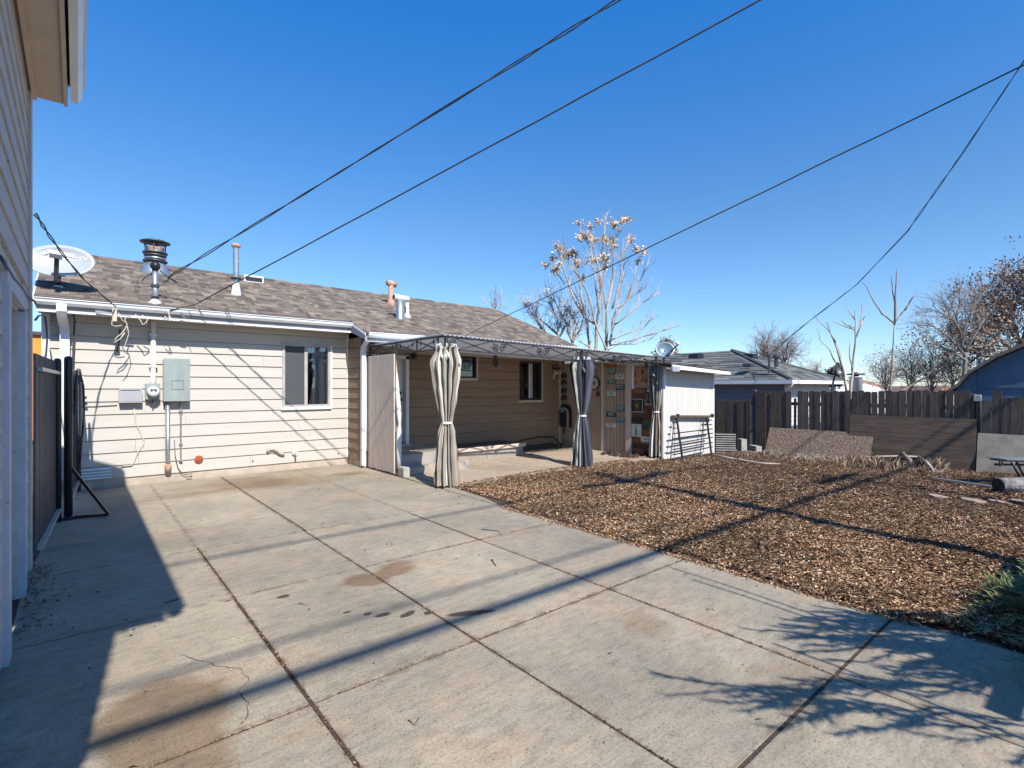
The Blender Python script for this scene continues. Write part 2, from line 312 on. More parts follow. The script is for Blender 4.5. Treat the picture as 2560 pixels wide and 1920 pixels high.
M['bark'] = mat('pale_bark', (0.52,0.45,0.37), (0.28,0.23,0.185), 4, 0.85, bmp=0.5, stretch=(1,1,.3))
M['bark2'] = mat('brown_bark', (0.26,0.20,0.155), (0.14,0.105,0.085), 5, 0.9, bmp=0.5)
M['bark3'] = mat('grey_twig_bark', (0.28,0.235,0.20), (0.17,0.14,0.12), 2, 0.9, bmp=0)
M['bark4'] = mat('sapling_bark', (0.34,0.26,0.20), (0.20,0.145,0.11), 5, 0.85, bmp=0.4)
M['seed'] = varied('golden_seed_cluster', [(0.70,0.50,0.27),(0.60,0.40,0.19),(0.80,0.63,0.40),(0.30,0.17,0.07)], 0.8, (1,1,1), 30, 0.2, 0)
M['drydleaf'] = varied('brown_clinging_leaf', [(0.26,0.16,0.10),(0.17,0.105,0.07),(0.36,0.24,0.155),(0.11,0.07,0.05)], 0.8, (1,1,1), 30, 0.2, 0)
M['darkleaf'] = varied('dark_needles', [(0.035,0.04,0.025),(0.06,0.05,0.035),(0.09,0.06,0.04)], 0.8, (1,1,1), 30, 0.2, 0)
M['needle'] = varied('yew_needle', [(0.06,0.11,0.02),(0.11,0.17,0.035),(0.20,0.20,0.05),(0.03,0.06,0.015),(0.26,0.20,0.07)], 0.55, (1,1,1), 30, 0.2, 0)
M['leaf'] = varied('fallen_leaf', [(0.44,0.245,0.12),(0.26,0.12,0.05),(0.58,0.39,0.235),(0.10,0.05,0.03),(0.68,0.52,0.36),(0.36,0.19,0.085),(0.16,0.068,0.032),(0.50,0.30,0.155)], 0.8, (1,1,1), 30, 0.25, 0)
M['leafd'] = varied('dull_fallen_leaf', [(0.19,0.09,0.048),(0.13,0.05,0.028),(0.27,0.155,0.09),(0.075,0.036,0.024),(0.38,0.26,0.17),(0.15,0.07,0.04)], 0.85, (1,1,1), 30, 0.25, 0)
M['straw'] = varied('dry_straw', [(0.40,0.30,0.18),(0.30,0.20,0.11),(0.50,0.40,0.27),(0.22,0.14,0.08)], 0.8, (1,1,1), 30, 0.2, 0)
M['soil'] = mat('brown_yard_soil', (0.15,0.088,0.055), (0.075,0.045,0.03), 4, 0.95, bmp=1.0, bscale=40, bdist=0.03, grime=(0.20,0.125,0.075), gscale=9, glo=.5, ghi=.7)
M['pinkstone'] = mat('pink_flagstone', (0.40,0.27,0.20), (0.30,0.20,0.15), 5, 0.9, bmp=0.5)
M['cinder'] = mat('cinder_block', (0.40,0.37,0.33), (0.30,0.28,0.25), 9, 0.95, bmp=0.8, bscale=60)
M['orange'] = mat('orange_paint', (0.75,0.30,0.03), None, 3, 0.6)
M['whitebark'] = mat('white_grey_log_bark', (0.58,0.53,0.47), (0.22,0.19,0.165), 9, 0.9, bmp=1.0, bscale=20, bdist=0.02)
M['tanroof'] = mat('reddish_tan_far_roof', (0.33,0.20,0.14), (0.26,0.15,0.11), 4, 0.9)
# ============================================================ SETTING: ground, yard, driveway, patio
def sst(a, b, x): x = min(1, max(0, (x-a)/(b-a))); return x*x*(3-2*x)
def hn(x, y):   # cheap smooth bumps
    return (math.sin(x*1.9+1.3*math.sin(y*1.1))*math.cos(y*2.3+.7*x)*.5 + math.sin(x*5.1+y*3.3)*math.sin(y*4.7-x*2.2)*.3 + math.sin(x*11.3-y*7.9)*math.cos(y*12.7+x*3.1)*.2)
def terr(x, y):
    z = -0.16*sst(8, 14.5, x) - 0.55*sst(14.5, 22, x)
    return z + 0.035*sst(4.4, 5.6, x)*hn(x, y) + 0.05*math.exp(-((x-11.0)**2/2.2 + (y-6.3)**2/.25))
def grid(name, xs, ys, fz, m, hole=None):
    vs = [(x, y, fz(x, y)) for y in ys for x in xs]; nx = len(xs); fs = []
    for j in range(len(ys)-1):
        for i in range(nx-1):
            if hole and hole((xs[i]+xs[i+1])/2, (ys[j]+ys[j+1])/2): continue
            fs.append((j*nx+i, j*nx+i+1, (j+1)*nx+i+1, (j+1)*nx+i))
    b = MB(); b.add(vs, fs); o = b.build(name, m, smooth=True); o['kind'] = 'structure'; return o
xs = [-900,-300,-100,-40,-15,-6,-1] + [i*1.0 for i in range(0, 30)] + [32,36,42,50,70,110,200,400,900]
grid('ground', xs, [v for v in xs if v < 0] + [i*1.0 for i in range(0,30)] + [32,40,60,100,200,400,900], lambda x, y: terr(x, y) - 0.13, M['soil'])
xs = [4.30 + i*0.09 for i in range(int(10.6/0.09))]; ys = [-3 + i*0.09 for i in range(int(13.2/0.09))]
def edge_drop(x, y): return -0.05 if (x < 4.36) else 0
grid('yard_soil', xs, ys, lambda x, y: terr(x, y) - 0.022 + 0.012*hn(x*7, y*7) + edge_drop(x, y), M['soil'], hole=lambda x, y: (y > 6.85 and x < 9.98) or (x > 9.98 and y > 6.62 and x < 12.2) or (x < 4.55 and y > 5.2))
# driveway: dirt-filled joint bed with every slab its own block
bed = MB(); bed.box((-0.9,-8,-.12), (4.34,10.4,-.006)); bed.box((4.34,5.3,-.12),(4.6,10.4,-.006))
drive = bed.build('driveway', M['joint']); drive['kind'] = 'structure'
def slab(x0, x1, y0, y1, gl=.005, gr=.005, gb=.005, gt=.005):
    b = MB(); z = rnd.uniform(-.002,.002)
    b.bbox_bev((x0+gl, y0+gb, -.1), (x1-gr, y1-gt, z), .0025); return b.build('concrete_slab', M['conc'], drive)
JB, JA, JC, XE = .905, 1.925, 3.22, 4.345
b_, a_, c_ = .010, .009, .006
for y0, y1 in ((-8,-3.1),(-3.1,-.75),(-.75,1.05),(1.05,2.65),(2.65,4.36)):
    gt = {1.05: .010, 2.65: .007, 4.36: .006}.get(y1, .004); gb = {1.05: .010, 2.65: .007}.get(y0, .004)
    slab(-.34, JB, y0, y1, .004, b_, gb, gt); slab(JB, JA, y0, y1, b_, a_, gb, gt); slab(JA, JC, y0, y1, a_, c_, gb, gt); slab(JC, XE, y0, y1, c_, 0, gb, gt)
slab(JB, JA, 4.36, 5.98, b_, a_, .004, .003); slab(JA, JC, 4.36, 5.88, a_, c_); slab(JC, XE, 4.36, 5.88, c_, 0)
slab(-.34, JB, 4.36, 5.98, .004, .0015)
for y0, y1 in ((5.98,6.86),(6.86,8.48),(8.48,10.4)): slab(-.34, JA+.02, y0, y1, .004, .007, .003, .003)
slab(JA+.02, 4.36, 5.88, 10.4, .007, .002, .002)
b = MB(); b.prism([(4.362,5.45,0),(4.5,6.0,0),(4.56,6.86,0),(4.56,8.3,0),(4.4,8.3,0),(4.362,6.0,0)][::-1], (0,0,-.1)); b.build('concrete_slab', M['conc'], drive)
b = MB(); b.prism([(4.43,8.4,-.1),(4.58,8.35,-.1),(4.58,6.88,-.1),(6.2,7.0,-.1),(7.8,7.1,-.1),(9.0,6.95,-.1),(9.93,6.72,-.1),(9.93,9.78,-.1),(4.43,9.78,-.1)][::-1], (0,0,.118))
cr0 = [(.62,2.72),(.66,2.86),(.64,3.0),(.72,3.10),(.70,3.24),(.62,3.33),(.56,3.46),(.50,3.58),(.46,3.66)]
ckm = MB(); cpts = []
for i_ in range(len(cr0)-1):
    for j_ in range(4): cpts.append((cr0[i_][0]+(cr0[i_+1][0]-cr0[i_][0])*j_/4 + rnd.uniform(-.008,.008), cr0[i_][1]+(cr0[i_+1][1]-cr0[i_][1])*j_/4 + rnd.uniform(-.008,.008)))
for (a_0,a_1),(b_0,b_1) in zip(cpts[:-1], cpts[1:]): wq = rnd.uniform(.0008,.0028); ckm.add([(a_0-wq,a_1,.0035),(a_0+wq,a_1,.0035),(b_0+wq,b_1,.0035),(b_0-wq,b_1,.0035)], [(0,1,2,3)])
ckm.build('crack', M['joint'], drive)
po = b.build('patio_slab', M['conc_tan']); po['kind'] = 'structure'
# ============================================================ HOUSE
house = empty('house', (4.9,11.5,0), 'low white house with brown shingle roof and covered back patio behind the driveway', 'house')
WA, WB, XL, XR, XC = 10.45, 9.80, -0.40, 10.3, 4.31
SP, SZ0 = 0.205, 0.13
def roofz(x, y): return 2.635 + (y-9.4)*.395 + (10-x)*.0085*(y-9.4)/3.6
RY, RYB = 13.0, 16.6
def roofz2(x, y): return roofz(x, y) if y <= RY else roofz(x, RY) - (y-RY)*.40
b = MB(); b.box((XL,WA+.045,0), (XR-.15,RYB-.5,2.62)); b.box((XC+.04,WB+.045,0), (XR-.15,WA+.05,2.50))
# holes for the windows and door are simply dark recess boxes standing behind cut boards
walls = MB()
def wall_holes(y, x0, x1, z0, z1, holes, m, th=.03):   # solid wall sheet with thickness and openings
    cs = sorted(set([x0, x1] + [h[i] for h in holes for i in (0,1)])); zs = sorted(set([z0, z1] + [h[i] for h in holes for i in (2,3)]))
    for i in range(len(cs)-1):
        for j in range(len(zs)-1):
            cx, cz = (cs[i]+cs[i+1])/2, (zs[j]+zs[j+1])/2
            if any(h[0] < cx < h[1] and h[2] < cz < h[3] for h in holes): continue
            m.box((cs[i], y, zs[j]), (cs[i+1], y+th, zs[j+1]))
winA = (3.0, 3.93, 1.20, 2.44); door = (4.47, 5.35, .36, 2.24); win1 = (6.40, 7.12, 1.80, 2.31); win2 = (8.46, 9.20, 1.26, 2.24)
wall_holes(WA+.03, XL+.01, XC-.002, .02, 2.86, [winA], walls)
wall_holes(WB+.03, XC+.02, 9.93, .02, 2.50, [door, win1, win2], walls)
walls.box((XC+.02,WB+.06,.02),(XC+.05,WA+.06,2.6))
walls.box((XL,WA+.07,0),(XL+.04,RYB-.5,2.84)); walls.box((XL,RYB-.54,0),(XR-.14,RYB-.5,2.6)); walls.box((XR-.18,WB+.07,0),(XR-.14,RYB-.54,2.6))
walls.prism([(XR-.18,WB+.1,2.6),(XR-.18,RYB-.5,2.6),(XR-.18,RY,roofz(XR,RY)-.08)], (.04,0,0)); walls.prism([(XL,WA+.1,2.84),(XL,RYB-.5,2.6),(XL,RY,roofz(XL,RY)-.08)], (.04,0,0))
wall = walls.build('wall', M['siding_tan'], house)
def boards(y, x0, x1, n, mt, holes=(), z0=SZ0, th=.019, name='siding_board'):
    for k in range(n):
        a, z = z0 + k*SP, z0 + (k+1)*SP
        rects = [(x0, x1, a, z)]
        for h in holes:
            new = []
            for (p, q, r, s_) in rects:
                if h[3] <= r or h[2] >= s_ or h[0] >= q or h[1] <= p: new.append((p,q,r,s_)); continue
                if h[0] > p: new.append((p, h[0], r, s_))
                if h[1] < q: new.append((h[1], q, r, s_))
                if h[2] > r: new.append((max(p,h[0]), min(q,h[1]), r, h[2]))
                if h[3] < s_: new.append((max(p,h[0]), min(q,h[1]), h[3], s_))
            rects = new
        cutx = x0 + (x1-x0)*rnd.uniform(.12,.88); more = []
        for (p, q, r, s_) in rects:   # a butt joint somewhere in most courses
            if p + .25 < cutx < q - .25 and rnd.random() < .8: more += [(p, cutx-.0015, r, s_), (cutx+.0015, q, r, s_)]
            else: more.append((p, q, r, s_))
        for (p, q, r, s_) in more:
            if s_-r < .01: continue
            f0 = y + rnd.uniform(-.0015,.0015) - (th*(1-(r-a)/SP) + .004); f1 = y - (th*(1-(s_-a)/SP)) - .004 + .0
            zz = r + (.007 if r == a else 0)
            MB().hexa([(p,f0,zz),(q,f0,zz),(q,y+.028,zz),(p,y+.028,zz),(p,f1,s_+.002),(q,f1,s_+.002),(q,y+.028,s_+.002),(p,y+.028,s_+.002)]).build(name, mt, wall)
boards(WA, XL+.02, XC-.004, 13, M['siding'], [winA])
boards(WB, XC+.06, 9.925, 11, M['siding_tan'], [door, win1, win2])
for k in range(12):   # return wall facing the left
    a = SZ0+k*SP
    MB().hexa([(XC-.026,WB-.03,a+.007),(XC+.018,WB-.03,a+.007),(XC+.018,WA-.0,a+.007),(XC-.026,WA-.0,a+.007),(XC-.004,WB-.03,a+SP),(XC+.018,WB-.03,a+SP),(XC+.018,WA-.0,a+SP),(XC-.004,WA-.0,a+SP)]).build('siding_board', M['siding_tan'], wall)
f = MB(); f.box((XL+.02,WA+.0,-.1),(XC-.0,WA+.029,SZ0+.005)); f.build('foundation', M['found'], house)
f = MB(); f.box((XC+.0,WB-.01,-.1),(XC+.019,WA-.002,SZ0)); f.box((XC+.02,WB+.0,-.1),(9.93,WB+.028,SZ0)); f.build('foundation', M['found'], house)
for x in (XL,): MB().box((x-.02,WA-.035,.1),(x+.075,WA+.02,2.70)).build('corner_trim', M['white'], house)
MB().box((XC-.034,WA-.036,SZ0),(XC+.0,WA-.001,2.7)).build('corner_trim', M['white'], house)
# soffits, fascia, gutters
EA, EB = 10.05, 9.40
def zA(x): return roofz(x, EA)
MB().hexa([(XL-.05,EA+.03,2.705),(XC-.08,EA+.03,2.705),(XC-.08,WA+.03,2.705),(XL-.05,WA+.03,2.705),(XL-.05,EA+.03,2.72),(XC-.08,EA+.03,2.72),(XC-.08,WA+.03,2.72),(XL-.05,WA+.03,2.72)]).build('soffit', M['white'], house)
MB().box((XL-.06,EA+.0,2.69),(XC-.09,EA+.028,2.87)).build('fascia', M['gfascia'], house)
MB().box((XL-.06,EA-.012,2.685),(XC-.09,EA+.030,2.712)).build('fascia_trim', M['white'], house)
def gutter(x0, x1, y, z, name='gutter'):
    pr = [(0,0),(0,-.085),(-.055,-.085),(-.085,-.045),(-.092,-.0),(-.105,.0),(-.105,.012),(-.082,.012),(-.076,-.04),(-.05,-.073),(-.012,-.073),(-.012,0)]
    m = MB(); m.prism([(x0, y+a, z+c) for a, c in pr], (x1-x0, 0, 0)); return m.build(name, M['gutter'], house)
gutter(XL-.08, XC-.09, EA-.003, 2.868)
MB().box((XC+.02,EB+.03,2.50),(9.93,WB+.03,2.515)).build('soffit', M['white'], house)
MB().box((XC-.10,EB+.0,2.47),(XR-.02,EB+.028,2.64)).build('fascia', M['gfascia'], house)
gutter(XC-.06, XR-.05, EB-.003, 2.635)
# short raking fascia between the two eaves
MB().prism([(XC-.105,EB-.02,2.50),(XC-.105,EA+.02,2.70),(XC-.105,EA+.02,2.885),(XC-.105,EB-.02,2.63)], (.026,0,0)).build('rake_board', M['gfascia'], house)
MB().prism([(XC-.125,EB-.06,2.585),(XC-.125,EA-.02,2.84),(XC-.125,EA-.02,2.875),(XC-.125,EB-.06,2.62)], (.018,0,0)).build('rake_trim', M['gutter'], house)
MB().prism([(XR+.0,EB,2.52),(XR+.0,RY,roofz(XR,RY)-.14),(XR+.0,RY,roofz(XR,RY)-.02),(XR+.0,EB,2.63)], (.025,0,0)).build('rake_board', M['white'], house)
# downspouts
def rect_pipe(name, pts, wx, wy, mt, parent):
    m = MB(); pts = [Vector(p) for p in pts]; vs = []
    for p in pts: vs += [p+Vector((-wx/2,-wy/2,0)), p+Vector((wx/2,-wy/2,0)), p+Vector((wx/2,wy/2,0)), p+Vector((-wx/2,wy/2,0))]
    fs = [(0,3,2,1), tuple(len(vs)-4+i for i in range(4))]
    for i in range(len(pts)-1):
        for k in range(4): fs.append((i*4+k, i*4+(k+1)%4, i*4+4+(k+1)%4, i*4+4+k))
    m.add(vs, fs); return m.build(name, mt, parent)
rect_pipe('downspout', [(-.185,EA-.05,2.80),(-.185,EA-.05,2.70),(-.18,EA+.02,2.62),(-.16,WA-.10,2.50),(-.155,WA-.075,2.42),(-.155,WA-.075,.2)], .115, .085, M['gutter'], house)
rect_pipe('downspout', [(XC+.00,EB+.04,2.52),(XC+.0,WB-.12,2.40),(XC+.00,WB-.10,2.30),(XC+.00,WB-.10,.05)], .085, .075, M['white'], house)
# roof deck and shingles
def roof_poly(x0, x1, y0, y1): return [Vector((x0,y0,roofz2(x0,y0))), Vector((x1,y0,roofz2(x1,y0))), Vector((x1,y1,roofz2(x1,y1))), Vector((x0,y1,roofz2(x0,y1)))]
rd = MB()
for q in (roof_poly(XL-.07,XC-.10,EA-.03,RY), roof_poly(XC-.10,XR,EB-.03,RY), roof_poly(XL-.07,XR,RY,RYB)):
    rd.hexa([p - Vector((0,0,.03)) for p in q] + [p for p in q])
roof = rd.build('roof', M['shingle'], house)
def one_shingle(m, x0, x1, y0, L, th, sk=0):
    y1 = y0 + L; z = lambda x, y: roofz(x, y) + .004
    m.hexa([(x0,y0,z(x0,y0)),(x1,y0,z(x1,y0)),(x1,y1,z(x1,y1)-.0),(x0,y1,z(x0,y1)-.0),(x0+sk,y0,z(x0,y0)+th),(x1-sk,y0,z(x1,y0)+th),(x1-sk,y1,z(x1,y1)+.003),(x0+sk,y1,z(x0,y1)+.003)])
stuff = MB(); cnt = 0; EXP = .128
ncour = int((RY-EB+.05)/EXP)
tab_total = []
for k in range(ncour+1):
    y0 = EB - .055 + k*EXP; x = (XC-.105 if y0 < EA-.05 else XL-.09) + 0; xe = XR+.015
    while x < xe:
        wd = rnd.choice((.06,.09,.11,.14,.17,.22)); x1 = min(x+wd, xe); thick = rnd.choice((.006,.012,.014))
        tab_total.append((k, x, x1, y0, thick)); x = x1 + .001
tab_total.sort(key=lambda q: (q[1]**2 + q[3]**2)); near = tab_total[:290]; far = tab_total[290:]
for k, x, x1, y0, th in near:
    m = MB(); one_shingle(m, x, x1, y0, min(EXP+.03, RY-y0), th, .003); m.build('shingle', M['shingle'], roof)
for k, x, x1, y0, th in far: one_shingle(stuff, x, x1, y0, min(EXP+.03, RY-y0), th, .003)
st = stuff.build('shingle', M['shingle'], roof); st['kind'] = 'stuff'
rc = MB()   # ridge caps
x = XL-.09
while x < XR: 
    z = roofz(x, RY); rc.prism([(x,RY-.14,z-.035),(x,RY,z+.03),(x,RY+.14,z-.035),(x,RY+.14,z-.05),(x,RY,z+.012),(x,RY-.14,z-.05)], (.26,0,-.0)); x += .27
rc.build('ridge_cap', M['shingle'], house)
MB().prism([(XL-.10,EA-.04,roofz(XL,EA)-.0),(XL-.10,RY,roofz(XL,RY)),(XL-.10,RY,roofz(XL,RY)-.12),(XL-.10,EA-.04,roofz(XL,EA)-.12)], (.02,0,0)).build('rake_board', M['white'], house)
def drip_edge(x0, x1, y): MB().prism([(x0,y-.03,roofz(x0,y)-.002),(x0,y+.02,roofz(x0,y)+.006),(x0,y+.02,roofz(x0,y)-.03),(x0,y-.03,roofz(x0,y)-.03)], (x1-x0,0,0)).build('drip_edge', M['black'], house)
drip_edge(XL-.06, XC-.1, EA-.02)
def onroof(px, py):   # where a photo ray meets the roof
    d = ray(px, py); t = 8.0
    lo, hi = 8.0, 30.0
    for _ in range(60):
        t = (lo+hi)/2; x, y, z = d[0]*t, d[1]*t, EYE+d[2]*t
        if z < roofz2(x, y) or y > RY: hi = t
        else: lo = t
    return Vector((d[0]*t, d[1]*t, EYE+d[2]*t))
def depth_of(p): return p[0]*_s + p[1]*_c
# ---- windows
def window(parent, x0, x1, z0, z1, yf, mt, fr=.045, mull=None, dark=False, sill=None, proud=.03, reveal=.06):
    e = empty('window', ((x0+x1)/2, yf, z0)); e.parent = parent; e.location = Vector(((x0+x1)/2, yf, z0)) - WLOC[parent.name]
    m = MB(); y0, y1 = yf-proud, yf+reveal
    m.box((x0,y0,z1-fr),(x1,y1,z1)); m.box((x0,y0,z0),(x1,y1,z0+fr)); m.box((x0,y0,z0+fr),(x0+fr,y1,z1-fr)); m.box((x1-fr,y0,z0+fr),(x1,y1,z1-fr))
    m.build('frame', mt, e)
    if mull: MB().box((mull-.03,y0+.02,z0+fr),(mull+.03,y1-.01,z1-fr)).build('mullion', mt, e)
    bx = MB(); d = 1.0; y2 = y1+.02
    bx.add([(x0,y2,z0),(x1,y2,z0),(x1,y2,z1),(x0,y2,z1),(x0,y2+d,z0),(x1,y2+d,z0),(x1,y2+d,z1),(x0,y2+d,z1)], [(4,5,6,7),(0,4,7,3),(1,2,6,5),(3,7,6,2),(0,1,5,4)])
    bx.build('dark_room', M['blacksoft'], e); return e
e = window(house, winA[0], winA[1], winA[2], winA[3], WA, M['frame'], .05, 3.45)
MB().box((3.05,WA+.03,1.25),(3.42,WA+.036,2.39)).build('pane', M['glass'], e)
MB().box((3.48,WA+.03,1.25),(3.88,WA+.036,2.39)).build('pane', M['glass'], e)
MB().box((3.055,WA+.012,1.255),(3.42,WA+.015,2.385)).build('insect_screen', M['screen'], e)
M['screen_t'] = M['screen']
dr = MB(); n = 60; x0 = 3.63; pts = []
for i in range(n+1): pts.append((x0 + .24*i/n, WA+.16 + .022*math.sin(i*.85)))
dr.add([(x,y,1.22) for x,y in pts]+[(x,y,2.40) for x,y in pts], [(i,i+1,n+2+i,n+1+i) for i in range(n)]); dr.build('curtain', M['drape'], e, smooth=True)
MB().box((2.98,WA-.05,2.435),(3.95,WA-.002,2.475)).build('head_trim', M['frame'], e)
MB().box((2.975,WA-.055,1.155),(3.95,WA+.0,1.205)).build('sill', M['white'], e); MB().box((3.93,WA-.034,1.205),(3.965,WA-.002,2.435)).build('side_trim', M['white'], e)
e = window(house, win1[0], win1[1], win1[2], win1[3], WB, M['black'], .035)
MB().box((6.44,WB+.03,1.84),(7.08,WB+.036,2.27)).build('pane', M['glass'], e)
for k in range(6): MB().hexa([(6.44,WB+.11,1.86+k*.07),(7.08,WB+.11,1.86+k*.07),(7.08,WB+.13,1.89+k*.07),(6.44,WB+.13,1.89+k*.07),(6.44,WB+.112,1.864+k*.07),(7.08,WB+.112,1.864+k*.07),(7.08,WB+.132,1.894+k*.07),(6.44,WB+.132,1.894+k*.07)]).build('blind_slat', M['screen'] if k < 4 else M['frame'], e)
MB().box((6.38,WB-.035,1.745),(7.16,WB-.0,1.80)).build('sill', M['trimtan'], e); MB().box((7.12,WB-.03,1.8),(7.165,WB-.002,2.31)).build('side_trim', M['trimtan'], e)
e = window(house, win2[0], win2[1], win2[2], win2[3], WB, M['black'], .05)
MB().box((8.50,WB+.03,1.30),(9.16,WB+.036,2.20)).build('pane', M['glass'], e)
MB().box((8.80,WB-.01,1.31),(8.83,WB+.028,2.19)).build('mullion', M['white'], e); MB().box((8.88,WB-.005,1.31),(8.90,WB+.028,2.19)).build('mullion', M['drape'], e)
MB().box((8.42,WB-.035,1.205),(9.25,WB-.0,1.26)).build('sill', M['trimtan'], e); MB().box((9.2,WB-.03,1.26),(9.25,WB-.002,2.24)).build('side_trim', M['trimtan'], e)
MB().box((XC+.1,WB-.04,2.30),(9.92,WB-.0,2.42)).build('ledger_board', M['trimtan'], house)
MB().box((9.84,WB-.034,.1),(9.93,WB-.0,2.3)).build('corner_trim', M['trimtan'], house)
# ---- back door
dr = empty('door', (4.9,WB,.36)); dr.parent = house; dr.location = Vector((4.9,WB,.36)) - WLOC['house']
f = MB(); f.box((5.29,WB-.03,.36),(5.36,WB+.10,2.24)); f.box((4.40,WB-.03,.36),(4.47,WB+.10,2.24)); f.box((4.40,WB-.03,2.18),(5.36,WB+.10,2.26)); f.build('frame', M['white'], dr)
pn = MB(); yd = WB+.095
wall_holes(yd, 4.475, 5.285, .43, 2.18, [(5.00,5.13,1.40,2.12)] , pn, .045)
pn.box((4.60,yd-.012,.62),(4.86,yd,2.0)); pn.box((4.97,yd-.012,.62),(5.16,yd,1.22)); pn.build('panel', M['white'], dr)
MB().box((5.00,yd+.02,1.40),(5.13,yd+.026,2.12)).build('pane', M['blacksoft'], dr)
for k in range(3): MB().box((5.00,yd-.006,1.40+.33*k-.012),(5.13,yd+.019,1.40+.33*k+.012)).build('glazing_bar', M['white'], dr)
MB().ball((5.21,yd-.05,1.33),.035).tube([(5.21,yd,1.33),(5.21,yd-.05,1.33)],.015).build('door_knob', M['black'], dr, smooth=True)
MB().lathe([(.03,0),(.03,.02),(.02,.028)],(5.21,yd-.028,1.47),12,'y').build('deadbolt', M['black'], dr)
MB().box((4.40,WB-.06,.32),(5.40,WB+.12,.395)).build('threshold', M['trimtan'], dr)
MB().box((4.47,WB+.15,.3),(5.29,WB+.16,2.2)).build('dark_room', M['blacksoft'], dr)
# vents & flues on the roof
def flue(px, pytop, pybase, rad, mt, name='vent_pipe'):
    p = onroof(px, pybase); D = depth_of(p); z1 = EYE + (HZ-pytop)/FPX*D; return p, D, z1
p, D, z1 = flue(590, 608, 737, .06, None)
MB().lathe([(.055,-.1),(.055,z1-p.z-.05)], p, 14).build('vent_pipe', M['galv'], house, smooth=False)
MB().lathe([(.11,-.05),(.09,.02),(.07,.16),(.058,.22),(.056,.23)], p, 16).build('roof_flashing', M['gutter'], house, True)
MB().lathe([(.075,0),(.085,.02),(.085,.05),(.06,.07)], (p.x,p.y,z1-.08), 14).build('vent_cap', M['rust'], house)
MB().lathe([(.056,0),(.1,.01),(.1,.03),(.056,.04)], (p.x,p.y,p.z+.30), 14).build('storm_collar', M['black'], house)
p, D, z1 = flue(388, 600, 684, .2, None); kx = D/FPX
def zz(py): return EYE + (HZ-py)/FPX*D - p.z
MB().lathe([(.27,zz(700)),(.255,zz(682)),(.215,zz(668)),(.16,zz(658)),(.15,zz(652))], p, 24).build('roof_flashing', M['galv'], house, True)
MB().lathe([(.135,zz(684)),(.135,zz(622))], p, 24).build('flue_pipe', M['galv'], house, True)
for a, bb, r in ((656,653,.20),(650,646,.175),(642,638,.185),(635,632,.205)): MB().lathe([(r,zz(a)),(r+.008,zz(bb)),(.14,zz(bb)+.008)], p, 24).build('flue_ring', M['darkmetal'] if r > .18 else M['galv'], house, True)
MB().lathe([(.09,zz(634)),(.16,zz(621)),(.155,zz(620)),(.08,zz(631))], p, 20).build('inner_cone', M['rust'], house, True)
for k in range(6):
    t = k*math.pi/3+.3; MB().bar((p.x+.175*math.cos(t),p.y+.175*math.sin(t),p.z+zz(634)),(p.x+.19*math.cos(t),p.y+.19*math.sin(t),p.z+zz(606)),.018).build('cap_strut', M['darkmetal'], house)
MB().lathe([(.25,zz(608)),(.255,zz(606)),(.18,zz(602)),(.05,zz(599)),(.0,zz(599))], p, 24).build('rain_cap', M['darkmetal'], house, True)
p = onroof(632, 704)
MB().hexa([p+Vector(q) for q in ((-.2,-.1,-.03),(.2,-.1,-.03),(.2,.22,.02),(-.2,.22,.02),(-.2,-.1,.12),(.2,-.1,.12),(.2,.18,.15),(-.2,.18,.15))]).build('box_vent', M['gutter'], house)
MB().box(p+Vector((-.17,-.108,-.01)), p+Vector((.17,-.101,.08))).build('vent_louvre', M['black'], house)
p, D, z1 = flue(977, 708, 762, .05, None); h = z1-p.z
MB().lathe([(.13,-.08),(.10,.05),(.065,.2),(.06,h-.05)], p, 12).build('vent_pipe', M['rust'], house, True)
m = MB(); m.tube([(p.x-.10,p.y-.02,p.z+h+.0),(p.x+.14,p.y+.02,p.z+h-.02)], .075, 10); m.build('vent_hood', M['rust'], house, True)
p, D, z1 = flue(1000, 744, 798, .05, None); h = z1-p.z
MB().lathe([(.12,-.08),(.10,.02),(.09,.05),(.085,h-.04)], p, 14).build('vent_pipe', M['galv'], house, True)
MB().tube([(p.x-.16,p.y-.02,p.z+h-.0),(p.x+.22,p.y+.02,p.z+h-.02)], .07, 10).build('vent_hood', M['gutter'], house, True)
MB().tube([(p.x-.163,p.y-.02,p.z+h-.0),(p.x-.165,p.y-.02,p.z+h-.0)], .055, 10).build('vent_mouth', M['black'], house)
p, D, z1 = flue(1018, 756, 794, .05, None); h = z1-p.z
MB().lathe([(.10,-.06),(.085,.04),(.05,.1),(.045,h)], p, 12).build('vent_pipe', M['cream'], house, True)
# small things fixed low on the wall
vc = ony(497, 1148, WA-.03); MB().lathe([(.062,0),(.066,-.01),(.03,-.022)], vc, 16, 'y').build('dryer_vent_patch', M['rustred'], house)
m = MB()   # patched foam squiggle and stub
pth = [ony(x, y, WA-.035) for x, y in ((668,1131),(674,1122),(685,1121),(694,1126),(702,1133),(710,1137))]
m.tube(pth, [.025,.045,.05,.048,.045,.03], 8); m.build('foam_patch', M['trimtan'], house, True)
q = ony(737, 1131, WA-.03); MB().lathe([(.05,0),(.055,-.02),(.03,-.03)], q, 12, 'y').build('wall_outlet', M['white'], house)
m = MB(); m.tube([q+Vector((0,-.03,0)), q+Vector((.0,-.09,-.02)), q+Vector((0,-.10,-.07))], .018, 8); m.build('spigot', M['trimtan'], house, True)
for k, (x, y) in enumerate(((632,1152),(846,1133))): MB().lathe([(.012,0),(.01,-.012)], ony(x, y, WA-.028), 8, 'y').build('pipe_stub', M['black'], house)
